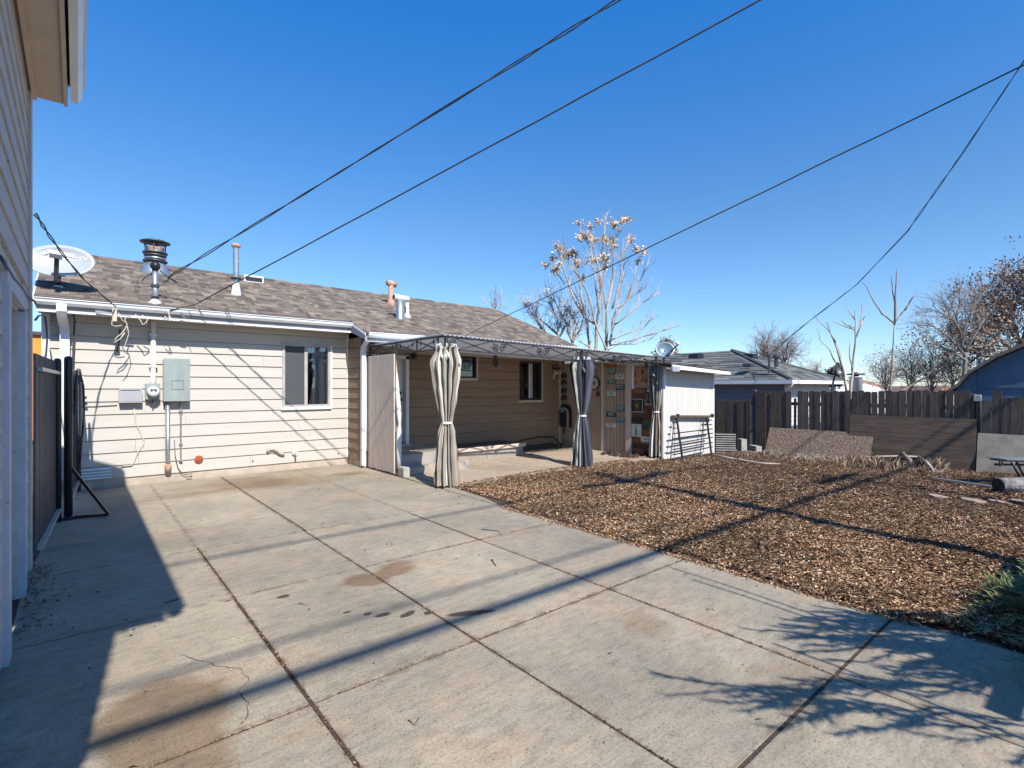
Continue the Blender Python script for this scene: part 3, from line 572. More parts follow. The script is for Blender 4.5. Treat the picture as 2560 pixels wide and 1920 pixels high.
for k in range(4):
    z = .155+k*.045; MB().hexa([(-.05,WA-.055,z),(.40,WA-.055,z),(.40,WA-.02,z+.004),(-.05,WA-.02,z+.004),(-.05,WA-.05,z+.012),(.40,WA-.05,z+.012),(.40,WA-.02,z+.03),(-.05,WA-.02,z+.03)]).build('vent_slat', M['white'], house)
# ============================================================ wall-hung services
pw = ony(441, 950, WA-.15)
e = empty('breaker_panel', (1.275,WA-.03,1.35), 'large grey-green metal electrical box on the white siding right of the round meter', 'electrical box')
MB().bbox_bev((1.09,WA-.16,1.35),(1.46,WA-.022,2.06)).build('case', M['greybox'], e)
MB().bbox_bev((1.085,WA-.172,1.36),(1.465,WA-.161,2.075)).build('cover', M['greybox'], e)
m = MB()
for a, c in (((1.20,1.70),(1.37,1.705)),((1.20,1.555),(1.37,1.56)),((1.20,1.56),(1.204,1.70)),((1.366,1.56),(1.37,1.70))): m.box((a[0],WA-.176,a[1]),(c[0],WA-.1725,c[1]))
m.build('door_outline', M['darkmetal'], e)
MB().tube([(1.155,WA-.07,1.36),(1.155,WA-.07,.42),(1.16,WA-.07,.24)], .036, 10).build('conduit', M['galv'], e, True)
MB().lathe([(.048,0),(.05,.1),(.04,.12)], (1.16,WA-.07,.18), 10).build('conduit_end', M['rust'], e, True)
MB().tube([(1.345,WA-.05,1.36),(1.345,WA-.05,.33)], .013, 8).build('conduit', M['galv'], e)
for z in (1.18,.62,.33): MB().box((1.32,WA-.068,z),(1.37,WA-.024,z+.018)).build('conduit_strap', M['galv'], e)
e = empty('electric_meter', (.95,WA-.03,1.4), 'round glass-faced electric meter on its grey socket below the white conduit', 'meter')
MB().bbox_bev((.845,WA-.12,1.395),(1.045,WA-.022,1.655)).build('socket', M['greybox'], e)
MB().lathe([(.085,0),(.085,-.03),(.08,-.09),(.07,-.115),(.0,-.12)], (.945,WA-.12,1.52), 24, 'y').build('meter_glass', M['white'], e, True)
MB().lathe([(.092,0),(.092,-.025)], (.945,WA-.121,1.52), 24, 'y').build('ring', M['galv'], e)
MB().box((.90,WA-.243,1.525),(.99,WA-.238,1.565)).build('display', M['black'], e); MB().box((.92,WA-.246,1.535),(.97,WA-.2435,1.555)).build('display', M['galv'], e)
MB().bar((.945,WA-.10,1.40),(.945,WA-.10,1.29),.02).build('seal_tag', M['darkmetal'], e)
e = empty('telecom_box', (.645,WA-.03,1.35), 'pale grey ribbed telephone box on the white siding left of the round meter', 'utility box')
MB().bbox_bev((.50,WA-.14,1.345),(.80,WA-.022,1.585)).build('case', M['ltgrey'], e)
for k in range(9): MB().box((.525+k*.029,WA-.148,1.37),(.540+k*.029,WA-.141,1.53)).build('rib', M['ltgrey'], e)
MB().box((.52,WA-.149,1.545),(.78,WA-.141,1.552)).build('lid_seam', M['darkmetal'], e)
wr = [ony(x, y, WA-.03) for x, y in ((335,1020),(337,1035),(341,1060),(350,1080),(360,1100),(358,1112),(345,1130),(335,1155),(330,1163),(303,1166))]
tag(MB().tube(wr, .009, 6).build('cable', M['cream'], None, True), 'thin pale cable hanging in a loose curve below the telephone box', 'cable')
wr = [(x, WA-.012, z) for x, z in ((-.08,1.29),(.2,1.285),(.48,1.30))]
tag(MB().tube(wr, .010, 6).build('cable', M['cable'], None, True), 'black cable running level along the siding from the gate to the telephone box', 'cable')
wr = [ony(x, y, WA-.05) for x, y in ((436,1100),(438,1140),(445,1170),(455,1183),(465,1187),(480,1184),(478,1192),(466,1192))]
tag(MB().tube(wr, .006, 5).build('cable', M['darkmetal'], None, True), 'thin grey wire curling down beside the large conduit to the foundation', 'cable')
wr = [ony(x, y, WA-.10) for x, y in ((176,775),(184,785),(187,800),(184,850),(182,905),(180,925))]
tag(MB().tube(wr, .012, 6).build('cable', M['cable'], None, True), 'black cable running down the siding just right of the left downspout', 'cable')
wr = [ony(x, y, WA-.06) for x, y in ((112,790),(116,815),(118,840),(115,880),(111,900),(113,930))]
tag(MB().tube(wr, .010, 6).build('cable', M['cable'], None, True), 'black cable running down the white corner board of the house', 'cable')
# mast
e = empty('service_mast', (.97,10.38,2.3), 'grey steel power mast with weatherhead rising through the roof near the gutter', 'mast')
MB().tube([(.965,10.22,2.75),(.965,10.22,3.55)], .045, 12).build('mast_pipe', M['galv'], e, True)
MB().lathe([(.12,-.07),(.09,.0),(.055,.04),(.05,.05)], (.965,10.22,roofz(.965,10.22)+.0), 14).build('roof_boot', M['gutter'], e, True)
MB().lathe([(.05,0),(.056,.01),(.056,.03),(.05,.04)], (.965,10.22,roofz(.965,10.22)+.06), 12).build('band', M['black'], e)
MB().lathe([(.055,0),(.06,.02),(.06,.04),(.055,.06)], (.965,10.22,3.22), 12).build('band', M['darkmetal'], e)
MB().ball((.965,10.20,3.57), .075, 10, 6, (1,1.2,1)).build('weatherhead', M['black'], e, True)
MB().tube([(.955,WA-.055,2.69),(.955,WA-.055,1.70),(.945,WA-.06,1.64)], .038, 12).build('conduit', M['white'], e, True)
for z in (2.45,1.92): MB().box((.90,WA-.1,z),(1.01,WA-.024,z+.025)).build('conduit_strap', M['white'], e)
H0 = Vector((.96,10.33,3.62))
def wires(pts, r=.009, mt='cable', nm='wire_loop'): MB().tube(pts, r, 5).build(nm, M[mt], e, True)
def pp(l, Y): return [ony(x, y, Y) for x, y in l]
wires(pp(((386,676),(378,684),(366,690),(358,698),(354,704)), 10.3)); wires(pp(((388,678),(370,695),(348,690),(343,705),(346,717),(360,717),(385,715),(412,712),(420,703),(422,693)), 10.28), .006)
wires(pp(((400,676),(412,686),(424,696),(440,706),(452,716),(466,718),(468,714),(455,710),(442,704),(424,694)), 10.25), .009); wires(pp(((395,672),(404,680),(420,692)), 10.3), .006, 'cream')
wires(pp(((407,706),(412,703),(420,698),(425,694)), 10.26), .012)
# cable knob under the eave
e = empty('cable_bracket', (.45,10.0,2.7), 'tan wooden cable bracket with loose wire loops on the gutter left of the mast', 'cable bracket')
MB().box((.40,9.93,2.60),(.455,10.0,2.78)).build('block', M['soffit'], e)
MB().bar((.20,9.99,2.74),(.64,9.99,2.70),.022).build('bar', M['galv'], e)
wires(pp(((316,788),(312,800),(318,812),(313,822),(305,833),(290,845),(284,857),(300,848),(312,832)), 9.97), .008, 'cream')
wires(pp(((290,780),(281,797),(279,812),(290,816),(305,813)), 9.97), .008, 'cream'); wires(pp(((318,815),(322,835),(312,865),(300,878)), 9.98), .006, 'cream')
wires(pp(((338,786),(352,802),(356,812),(366,806),(369,797),(355,788)), 9.97), .009, 'cream'); wires(pp(((296,782),(305,800),(316,808)), 9.97), .006, 'cream')
wires(pp(((300,822),(299,850),(292,880)), WA-.06), .011)
e = empty('cable_hook', (1.3,10.0,2.7), 'pale wire loops hanging from the gutter hook above the large electrical box', 'cable hook')
MB().bar((1.28,9.92,2.80),(1.36,9.99,2.72),.02).build('hook', M['galv'], e)
wires(pp(((410,782),(414,775),(421,780),(424,792),(420,800),(412,790)), 9.93), .008, 'cream'); wires(pp(((424,790),(428,800),(422,803)), 9.93), .008, 'cream'); wires(pp(((472,775),(476,785),(480,797)), 9.9), .006)
# ============================================================ satellite dishes
def dish(name, c, rw, rh, normal, mt, label, rim=.012, depth=.09, up=(0,0,1)):
    n = Vector(normal).normalized(); r = Vector(up).cross(n).normalized(); u = n.cross(r)
    e = empty(name, c, label, 'satellite dish'); m = MB(); ring = []; K, R = 32, 7
    front = []
    for i in range(R+1):
        for k in range(K):
            t = 2*math.pi*k/K; q = i/R; front.append(Vector(c) + r*(rw*q*math.cos(t)) + u*(rh*q*math.sin(t)) - n*(depth*(1-q*q)))
    back = [p - n*rim for p in front]; b = (R+1)*K; fs = []
    for i in range(R):
        for k in range(K):
            k2 = (k+1)%K; a = (i*K+k, (i+1)*K+k, (i+1)*K+k2, i*K+k2); fs.append(a); fs.append(tuple(b+j for j in a[::-1]))
    for k in range(K): k2 = (k+1)%K; fs.append((R*K+k, b+R*K+k, b+R*K+k2, R*K+k2))
    m.add(front+back, fs); m.build('reflector', mt, e, True); return e, n, r, u
c = onroof(147, 717) ; cd = Vector((c.x-.04, c.y-.10, 0)); D = 8.0
cc = Vector(ony(149, 651, c.y-.35))
e, n, r, u = dish('satellite_dish', cc, .425, .275, (-.26,-1.0,.42), M['dish'], 'big oval satellite dish with white lettering on the roof behind the garage corner')
# arm and converter, mounted in front
base = onroof(146, 722); 
MB().lathe([(.14,-.02),(.12,.0),(.05,.05)], base, 10).build('foot', M['gutter'], e)
for dx, dy in ((-.16,-.05),(.18,-.08),(.05,.2)): MB().bar(base+Vector((0,0,.10)), base+Vector((dx,dy,.02+dy*.39)), .025).build('strut', M['darkmetal'], e)
topb = cc - n*.13; MB().tube([base+Vector((0,0,.0)), base+Vector((0,0,.16)), topb], .03, 8).build('mast', M['black'], e, True)
lt = Vector(ony(142, 636, cc.y-.32)); lb = Vector(ony(140, 702, cc.y-.12))
MB().bar(lb, lt, .055, .045).build('arm', M['darkmetal'], e); MB().bar(base+Vector((0,-.02,.14)), lb, .05).build('arm', M['darkmetal'], e)
MB().bar(lt+Vector((-.10,0,.03)), lt+Vector((.20,.0,.0)), .07, .05).build('converter', M['gutter'], e); MB().bar(lt+Vector((-.08,-.01,-.03)), lt+Vector((.06,-.01,-.045)), .05).build('converter', M['darkmetal'], e)
o_ = cc + u*.14 + r*.02
tl = text_mesh('lettering', 'DIRECTV', .088, M['print'], e, cc + u*.085 + r*.10, r*1 , u, .0015, 1.3)
tc0 = WLOC[tl.name]
for v_ in tl.data.vertices:   # lay the letters on the curved reflector
    q_ = tc0 + v_.co - cc; qq = (q_.dot(r)/.425)**2 + (q_.dot(u)/.275)**2; v_.co = v_.co + n*(-.09*(1-qq) + .004)
lg = MB(); lp = cc + u*.125 - r*.24 - n*.042
def P2(a, bb): return lp + r*a + u*bb
lg.prism([P2(-.10,.05),P2(.03,.05),P2(.08,.0),P2(.03,-.02),P2(-.02,.0),P2(-.09,.0)], n*.003); lg.build('swoosh_logo', M['print'], e)
M['sky_dish'] = mat('dish_sky_reflection', (.20,.27,.33), (.17,.23,.29), 3, .3, .3, bmp=0)  # blue of the mirrored sky put into the base colour
c2 = ond(1663, 873, 13.2)
e2, n2, r2, u2 = dish('satellite_dish', c2, .235, .215, (-.75,-.75,.42), M['sky_dish'], 'small round bluish satellite dish standing on the shed roof beside the patio cover')
MB().tube([c2 - n2*.08, c2 - n2*.16 - Vector((0,0,.1)), c2 - n2*.16 - Vector((0,0,.42))], .022, 8).build('mast', M['darkmetal'], e2, True)
ar = c2 - u2*.2 ; tipp = ond(1694, 862, 12.9)
MB().bar(ar, tipp, .03).build('arm', M['darkmetal'], e2); MB().ball(tipp+Vector((.0,0,.04)), .06, 8, 6, (1,1,.9)).build('converter', M['white'], e2, True)
# ============================================================ patio cover (iron frame + corrugated sheet)
aw = empty('patio_cover', (7.2,8.2,0), 'corrugated metal patio cover on scrolled iron trusses in front of the back door', 'patio cover')
def awz(x, y): return 2.435 - (x-4.45)*.0225 - (y-7.0)*.006
m = MB(); n = 5*64; xs_ = [4.43 + (10.05-4.43)*i/n for i in range(n+1)]; th = .004
def cor(i): return .011*math.cos(i*2*math.pi/5)
fr = [(x,6.98,awz(x,6.98)+cor(i)) for i,x in enumerate(xs_)]; bk = [(x,9.72,awz(x,9.72)+cor(i)) for i,x in enumerate(xs_)]
fr2 = [(a,b_,c_-th) for a,b_,c_ in fr]; bk2 = [(a,b_,c_-th) for a,b_,c_ in bk]; k = n+1
m.add(fr+bk+fr2+bk2, [(i,i+1,k+i+1,k+i) for i in range(n)] + [(2*k+i,3*k+i,3*k+i+1,2*k+i+1) for i in range(n)] + [(i,2*k+i,2*k+i+1,i+1) for i in range(n)] + [(k+i,k+i+1,3*k+i+1,3*k+i) for i in range(n)])
m.build('corrugated_sheet', M['ceil'], aw)
for y in (9.70,8.3): MB().box((4.45,y-.02,2.27),(9.9,y+.02,2.31)).build('cross_beam', M['white'], aw) if y < 9 else None
PX = [4.52, 7.72, 9.93]
def trz(x): return 2.205 - (x-4.52)*.027     # bottom chord height
YF = 7.03
for i, x in enumerate(PX):
    y = YF if i < 2 else 6.80
    MB().bar((x,y,0.0),(x,y,awz(x,y)-.02),.045).build('post', M['iron'], aw)
def rbar(p, q, w_=.017, name='truss_bar'): return MB().bar(p, q, w_).build(name, M['iron'], aw)
rbar((4.45,YF,trz(4.45)),(10.0,YF-.08,trz(10.0)),.022,'bottom_chord'); rbar((4.45,YF,awz(4.45,YF)-.03),(10.0,YF-.08,awz(10,YF)-.03),.026,'top_chord')
def scroll(p, ax, r, s_, turns=1.5):
    pts = []; 
    for k in range(22):
        t = k/21; a = t*turns*2*math.pi; rr = r*(1-.72*t); pts.append(Vector(p) + ax*(rr*math.cos(a)*s_) + Vector((0,0,1))*(rr*math.sin(a)))
    return pts
def bay(x0, x1, npan):
    L = (x1-x0)/npan
    for j in range(npan):
        a, b2 = x0+j*L, x0+(j+1)*L; mid = (a+b2)/2; zb = trz(mid); zt = awz(mid,YF)-.04; e_ = .16
        for q0, q1 in (((a+e_,zb),(b2-e_,zt)),((a+e_,zt),(b2-e_,zb))): rbar((q0[0],YF,q0[1]),(q1[0],YF,q1[1]),.017)
        zc = (zb+zt)/2; h = (zt-zb)/2
        for s_, cx in ((1,a+.085),(-1,b2-.085)):
            m = MB(); m.tube(scroll((cx,YF,zc+.02*s_), Vector((1,0,0)), h*.8, s_), .010, 5); m.tube([(cx-s_*.07,YF,zb),(cx+s_*.07,YF,zt)], .008, 5)
            m.ball((cx+s_*.015,YF,zc+.02*s_), .018, 6, 4); m.build('scroll', M['iron'], aw)
bay(4.55, 7.70, 3); bay(7.74, 9.93, 2)
# left side truss with leaf drops
XS = 4.45; ysd = [9.96,9.32,8.58,7.84,7.16]
def zt_(y): return awz(XS,y)-.03 + .10*max(0,(y-9.0))
rbar((XS,10.0,2.19),(XS,YF,2.205),.022,'bottom_chord'); rbar((XS,9.7,awz(XS,9.7)-.02),(XS,YF,awz(XS,YF)-.03),.026,'top_chord')
for i, y in enumerate(ysd):
    y = min(y, 9.72); rbar((XS,y,2.19),(XS,y,awz(XS,y)-.03),.02,'truss_upright')
    if i < 4:
        y2 = ysd[i+1]; zt = awz(XS,y)-.05
        rbar((XS,y,zt),(XS,y2,2.2),.020); rbar((XS,y,2.2),(XS,y2,zt),.012)
        for s_ in (.2,.8):
            m = MB(); q = (XS,y+(y2-y)*s_,2.33); m.ball(q, .026, 6, 4, (.5,.8,1.4)); m.tube([q,(XS,q[1],2.42)], .005, 4); m.build('leaf_drop', M['black'], aw)
# curtains
def curtain(cx, cy, prof, label, cols, folds=9, seed=1, tie=None):
    e = empty('curtain', (cx,cy,0), label, 'curtain', 'striped curtains tied round the patio posts'); R = random.Random(seed)
    K = 120; vs = []; uvs = []; ph = [R.uniform(0,6.28) for _ in range(5)]
    lv = []
    for i in range(len(prof)-1):
        (z0,r0),(z1,r1) = prof[i], prof[i+1]; st_ = max(1, int(abs(z1-z0)/.045))
        lv += [(z0+(z1-z0)*j/st_, r0+(r1-r0)*j/st_) for j in range(st_)]
    lv.append(prof[-1])
    for li, (z, r) in enumerate(lv):
        for k in range(K):
            t = 2*math.pi*k/K; am = min(.5, .036/max(r,.05)+.14)
            rr = r*(.93 + am*math.sin(folds*t+ph[0]+.35*math.sin(z*3)+.5*math.sin(2*t+ph[3])) + .13*math.sin(round(folds*2.1)*t+ph[1]+z*1.5) + .06*math.sin(3*t+ph[2]+z*2) + .05*math.sin(5*t-z*9+ph[4])*math.sin(z*6+t) + .03*math.sin(z*17+4*t))
            vs.append((cx+rr*math.cos(t)+.012*math.sin(z*4.3+seed), cy+rr*math.sin(t)*.8+.01*math.cos(z*3.1+seed), z + (.012*math.sin(folds*t) if li == len(lv)-1 else 0)))
    L = len(lv); fs = [(i*K+k, i*K+(k+1)%K, (i+1)*K+(k+1)%K, (i+1)*K+k) for i in range(L-1) for k in range(K)]
    m = MB(); m.add(vs, fs); o = m.build('fabric', cols, e, True)
    uv = o.data.uv_layers.new(name='UVMap')
    for p in o.data.polygons:
        for li_ in p.loop_indices:
            vi = o.data.loops[li_].vertex_index; kk = vi % K; 
            if kk == 0 and (min(o.data.loops[q].vertex_index % K for q in p.loop_indices if True) == 0) and any(o.data.loops[q].vertex_index % K == K-1 for q in p.loop_indices): kk = K
            uv.data[li_].uv = (kk/K, (vi//K)/L)
    tz, tr = tie; MB().lathe([(tr,-.018),(tr+.012,-.012),(tr+.012,.012),(tr,.018)], (cx,cy,tz), 20).build('tie', M['white'], e)
    top = prof[0][0]; r0 = prof[0][1]
    for k in range(8):
        t = 2*math.pi*k/8+.3; q = Vector((cx+r0*.85*math.cos(t), cy+r0*.7*math.sin(t), top)); lp_ = []
        for j in range(9):
            a = 2*math.pi*j/8; lp_.append(q + Vector((.022*math.cos(a)*math.cos(t), .022*math.cos(a)*math.sin(t), .018+.03*math.sin(a))))
        MB().tube(lp_, .011, 5).build('loop', M['drape'], e)
    # gathered ruffles below the top
    for k in range(7):
        t = R.uniform(0,6.28); z = top - R.uniform(.05,.28); q = Vector((cx+r0*1.0*math.cos(t), cy+r0*.85*math.sin(t), z)); dn = Vector((.06*math.cos(t+.8), .06*math.sin(t+.8), -R.uniform(.08,.16)))
        MB().tube([q, q+dn*.5+Vector((.02*math.cos(t),.02*math.sin(t),0)), q+dn], [.012,.026,.008], 6).build('ruffle', cols, e, True)
    return e
def stripes(name, cs, rep):
    m, t, b = nodes(name); uvn = t.nodes.new('ShaderNodeTexCoord').outputs['UV']; sp = t.nodes.new('ShaderNodeSeparateXYZ'); t.links.new(uvn, sp.inputs[0])
    f = sub(t, 'FRACT', sub(t, 'MULTIPLY', sp.outputs[0], rep)); n_ = len(cs)
    pos_ = 0; stops = []
    for w_, c_ in cs: stops.append((pos_, c_)); pos_ += w_
    col = ramp(t, f, stops, 'CONSTANT'); col = mixc(t, 1.0, col, ramp(t, noise(t, pos(t, (1,1,.3)), 12, 6, .7), [(.3,.85),(.7,1.05)]), 'MULTIPLY')
    t.links.new(col, b.inputs['Base Color']); b.inputs['Roughness'].default_value = .85; bump(t, b, noise(t, pos(t, (6,6,1)), 14, 5), .5, .006); return m
cr, gy, sg, tn, dk = (.60,.55,.46), (.14,.135,.12), (.34,.345,.30), (.30,.235,.18), (.04,.04,.038)
M['stripe'] = stripes('striped_canvas', [(.14,cr),(.10,dk),(.09,sg),(.08,tn),(.15,cr),(.09,gy),(.10,dk),(.12,tn),(.13,sg)], 6)
fold_shade = (.045,.05,.068)
M['stripe2'] = stripes('striped_canvas_shaded_side', [(.38,gy),(.03,cr),(.02,dk),(.035,tn),(.03,cr),(.015,dk),(.04,sg),(.02,tn),(.03,cr),(.06,fold_shade),(.02,gy),(.10,fold_shade),(.02,(.10,.11,.14)),(.20,fold_shade)], 1)  # right-hand dark bands put the shade of the folds into the cloth colour
curtain(4.53,YF,[(2.235,.17),(2.19,.15),(2.12,.175),(2.02,.215),(1.95,.215),(1.6,.165),(1.3,.115),(1.1,.08),(1.03,.066),(.98,.075),(.88,.098),(.5,.128),(.2,.155),(.03,.17)],'striped grey and cream curtain tied round the nearest patio post', M['stripe'], 11, 3, (1.02,.075))
curtain(7.73,YF,[(2.14,.19),(2.10,.18),(2.0,.215),(1.85,.20),(1.5,.15),(1.2,.10),(1.04,.065),(.98,.075),(.8,.11),(.4,.155),(.1,.19),(.03,.195)],'striped curtain with painted shade-dark folds tied round the middle patio post', M['stripe2'], 10, 8, (1.02,.075))
curtain(9.90,6.79,[(2.08,.15),(2.04,.14),(1.9,.16),(1.6,.14),(1.3,.11),(1.06,.065),(1.0,.07),(.7,.10),(.3,.115),(.06,.125)],'striped cream curtain tied against the white corner of the shed', M['stripe'], 9, 5, (1.04,.07))
# narrow curtain edge beside the grooved screen
q = [onx(x, y, 4.43) for x, y in ((973,880),(974,930),(981,1000),(988,1060),(990,1090))]
m = MB(); m.tube([(4.47,8.66,2.2),(4.47,8.64,1.9),(4.47,8.58,1.5),(4.47,8.52,1.1),(4.47,8.50,.93),(4.47,8.52,.8),(4.47,8.53,.5),(4.47,8.52,.12)], [.02,.03,.04,.045,.02,.045,.05,.045], 8)
o = m.build('curtain', M['drape'], None, True); tag(o, 'narrow white curtain strip knotted at the edge of the grooved screen', 'curtain')
# grooved privacy screen
sc = empty('privacy_screen', (4.42,9.2,0), 'vertical grooved wooden screen beside the back door at the driveway edge', 'screen')
nb = 13; y0, y1 = 8.58, 9.70; wd = (y1-y0)/nb
MB().box((4.425,y0+.005,.02),(4.44,y1,2.21)).build('backing', M['joint'], sc)  # dark sheet: shade in the grooves put into its colour
for k in range(nb): MB().bbox_bev((4.40,y0+k*wd+.006,.012+rnd.uniform(0,.02)),(4.424,y0+(k+1)*wd-.006,2.20),.002).build('board', M['t111_sunlit'], sc)
MB().box((4.445,8.60,.0),(4.50,8.68,2.2)).build('edge_post', M['trimtan'], sc)
# stoop, lower step, block, long platform
st = empty('door_steps', (5.0,8.9,0), 'concrete door steps below the white back door', 'steps')
MB().bbox_bev((4.50,8.50,0),(5.62,9.77,.355),.012).build('landing', M['conc_old'], st); MB().bbox_bev((4.95,8.28,0.018),(5.85,8.497,.16),.01).build('step', M['conc_old'], st); MB().bbox_bev((4.52,8.26,.018),(4.945,8.495,.15),.012).build('step', M['conc_old'], st)
b = MB(); b.bbox_bev((4.40,8.22,.0),(4.52,8.42,.17),.012); tag(b.build('concrete_block', M['cinder']), 'small grey concrete block at the foot of the grooved screen', 'block')
pt = empty('platform', (7.0,9.4,0), 'long low concrete platform against the house wall under the two windows', 'platform')
MB().box((6.12,9.04,.018),(7.92,9.76,.22)).build('base', M['conc_old'], pt); MB().bbox_bev((6.08,8.99,.221),(7.96,9.765,.30),.008).build('lid', M['trimtan'], pt); MB().box((6.12,9.03,.301),(7.92,9.74,.306)).build('top_sheet', M['darkmetal'], pt)
tag(MB().tube([(8.05,9.6,.2),(8.4,9.55,.3),(8.9,9.55,.33),(9.4,9.55,.30),(9.6,9.5,.12),(9.62,9.45,.03)], .022, 6).build('hose', M['black'], None, True), 'black hose arched along the base of the patio wall right of the platform', 'hose')
MB_ = MB().box((8.0,9.55,.018),(9.6,9.78,.12)); tag(MB_.build('timber_sill', M['joint']), 'dark timber lying at the foot of the patio wall under the black window', 'timber')
# wall lamp and hanging ornament
lq = ony(1035, 889, WB-.1); e = empty('wall_lamp', (lq.x,WB,lq.z), 'round black wall lamp high beside the back door', 'lamp')
MB().ball(lq, .07, 10, 7).build('shade', M['black'], e, True); MB().tube([lq, (lq.x,WB-.03,lq.z+.02)], .02, 6).build('arm', M['black'], e)
lq = ony(1240, 903, 8.4); e = empty('hanging_plaque', lq, 'dark oval plaque hanging under the patio cover between the windows', 'ornament')
MB().lathe([(.10,0),(.105,.012),(.10,.024)], lq, 20, 'y').build('plaque', M['black'], e)
for v_ in e.children: v_.scale = (1,1,1.25); v_.rotation_euler = (0,0,.45)
MB().tube([lq+Vector((0,.01,.12)), (lq.x,8.4,awz(lq.x,8.4)-.01)], .004, 4).build('string', M['black'], e)
# ============================================================ shed
XW, YS = 9.95, 6.65
sh = empty('shed', (11.0,8.0,0), 'small grooved-board shed with white sunlit front at the right end of the patio', 'shed')
m = MB(); m.box((XW+.03,YS+.03,-.1),(12.11,YS+.06,1.98)); m.box((XW+.03,YS+.06,-.1),(XW+.06,9.78,2.2)); m.box((12.08,YS+.06,-.1),(12.11,9.78,2.0)); m.box((XW+.06,9.75,-.1),(12.08,9.78,2.0)); m.build('wall', M['joint'], sh)  # dark backing colour stands in for shade between the boards
fw = empty('front_wall', (11.0,YS,0)); fw.parent = sh; fw.location = Vector((11.0,YS,0)) - WLOC['shed']
nb = 21; wd = (12.13-XW-.10)/nb
for k in range(nb): MB().bbox_bev((XW+.10+k*wd+.004,YS-.0,-.04),(XW+.10+(k+1)*wd-.004,YS+.028,1.995-.04*k/nb),.002).build('board', M['t111w'], fw)
MB().box((XW-.0,YS-.022,-.02),(XW+.095,YS+.028,2.06)).build('corner_trim', M['white'], sh); MB().box((12.10,YS-.02,-.04),(12.145,YS+.028,1.94)).build('corner_trim', M['white'], sh)
lw = empty('side_wall', (XW,8.2,0)); lw.parent = sh; lw.location = Vector((XW,8.2,0)) - WLOC['shed']
ys0, ys1 = 7.62, 9.77; nb = 21; wd = (ys1-ys0)/nb
for k in range(nb): MB().bbox_bev((XW-.0,ys0+k*wd+.006,.018),(XW+.028,ys0+(k+1)*wd-.006,2.22),.002).build('board', M['t111'], lw)
MB().box((XW-.05,8.30,.018),(XW-.003,8.38,2.24)).build('stud', M['trimtan'], sh); MB().box((XW-.06,7.47,.018),(XW+.0,7.62,2.22)).build('stud', M['trimtan'], sh)
MB().box((XW-.05,6.73,2.10),(XW-.0,7.47,2.16)).build('door_header', M['white'], sh); MB().box((XW-.04,7.40,1.55),(XW-.002,7.468,2.10)).build('door_jamb', M['white'], sh)
dq = empty('plank_door', (XW,7.1,0)); dq.parent = sh; dq.location = Vector((XW,7.1,0)) - WLOC['shed']
zc_ = .05
while zc_ < 1.52:
    h_ = rnd.choice((.09,.12,.14)); split = rnd.uniform(6.95,7.25)
    for a, c_ in ((6.70,split),(split,7.45)): MB().bbox_bev((XW-.01-rnd.uniform(0,.012),a+.002,zc_+.002),(XW+.028,c_-.002,min(zc_+h_,1.56)-.002),.002).build('plank', M['redwood'], dq)
    zc_ += h_
MB().box((XW+.0,6.70,1.57),(XW+.028,7.4,2.1)).build('upper_panel', M['t111'], dq)
# shed roof
def srz(x, y): return 2.105 - (x-9.55)*.042 + (y-6.3)*.10
rf = MB(); q = [(9.70,6.30),(12.28,6.30),(12.28,9.4),(9.70,9.4)]
rf.hexa([(x,y,srz(x,y)-.02) for x,y in q] + [(x,y,srz(x,y)) for x,y in q]); rfo = rf.build('roof', M['shingle'], sh)
for k in range(8):
    x = 9.68
    while x < 12.3:
        x1 = min(x + rnd.choice((.2,.26,.33,.4)), 12.31); y_ = 6.27+k*.14; m = MB()
        m.hexa([(x,y_,srz(x,y_)+.003),(x1-.002,y_,srz(x1,y_)+.003),(x1-.002,y_+.16,srz(x1,y_+.16)+.003),(x,y_+.16,srz(x,y_+.16)+.003),(x,y_,srz(x,y_)+.018),(x1-.002,y_,srz(x1,y_)+.018),(x1-.002,y_+.16,srz(x1,y_+.16)+.006),(x,y_+.16,srz(x,y_+.16)+.006)]); m.build('shingle', M['shingle'], rfo); x = x1
MB().hexa([(9.76,6.28,1.985),(12.28,6.28,1.895),(12.28,6.31,1.895),(9.76,6.31,1.985),(9.76,6.28,2.075),(12.28,6.28,1.965),(12.28,6.31,1.965),(9.76,6.31,2.075)]).build('fascia', M['white'], sh)
MB().box((9.70,6.24,1.93),(9.98,6.275,2.04)).build('fascia_block', M['gfascia'], sh)
# ---- things on the shed's patio side wall
def on_w(x, y): return onx(x, y, XW-.012)
def plate(px0, py0, px1, py1, base, txt, col, label, cat='licence plate', grp='licence plates nailed to the shed wall', rot=0, mount=True):
    a, c_ = on_w(px0, py0), on_w(px1, py1); yc, zc = (a.y+c_.y)/2, (a.z+c_.z)/2; w_, h_ = abs(a.y-c_.y), abs(a.z-c_.z)
    e = empty('licence_plate', (XW-.01,yc,zc), label, cat, grp)
    MB().bbox_bev((XW-.008,yc-w_/2,zc-h_/2),(XW-.002,yc+w_/2,zc+h_/2),.001).build('plate', M[base], e)
    m = MB(); k = 14; x_ = XW-.0095   # mountain band along the top
    for i in range(5):
        yy = yc + w_/2 - w_*(i+.5)/5; m.prism([(x_,yy+w_*.1,zc+h_*.28),(x_,yy-w_*.1,zc+h_*.28),(x_,yy,zc+h_*(.38+.08*(i%2)))], (.001,0,0))
    m.build('mountain_band', M[col], e)
    text_mesh('lettering', txt, h_*.62, M[col], e, (XW-.0105,yc,zc-h_*.06), (0,-1,0), (0,0,1), .0008, 1.0)
    return e
M['pgreen'] = mat('plate_green', (.02,.13,.095), (.03,.17,.12), 6, .45, bmp=0); M['pwhite'] = mat('plate_white', (.62,.66,.64), (.45,.5,.48), 30, .45, bmp=0)
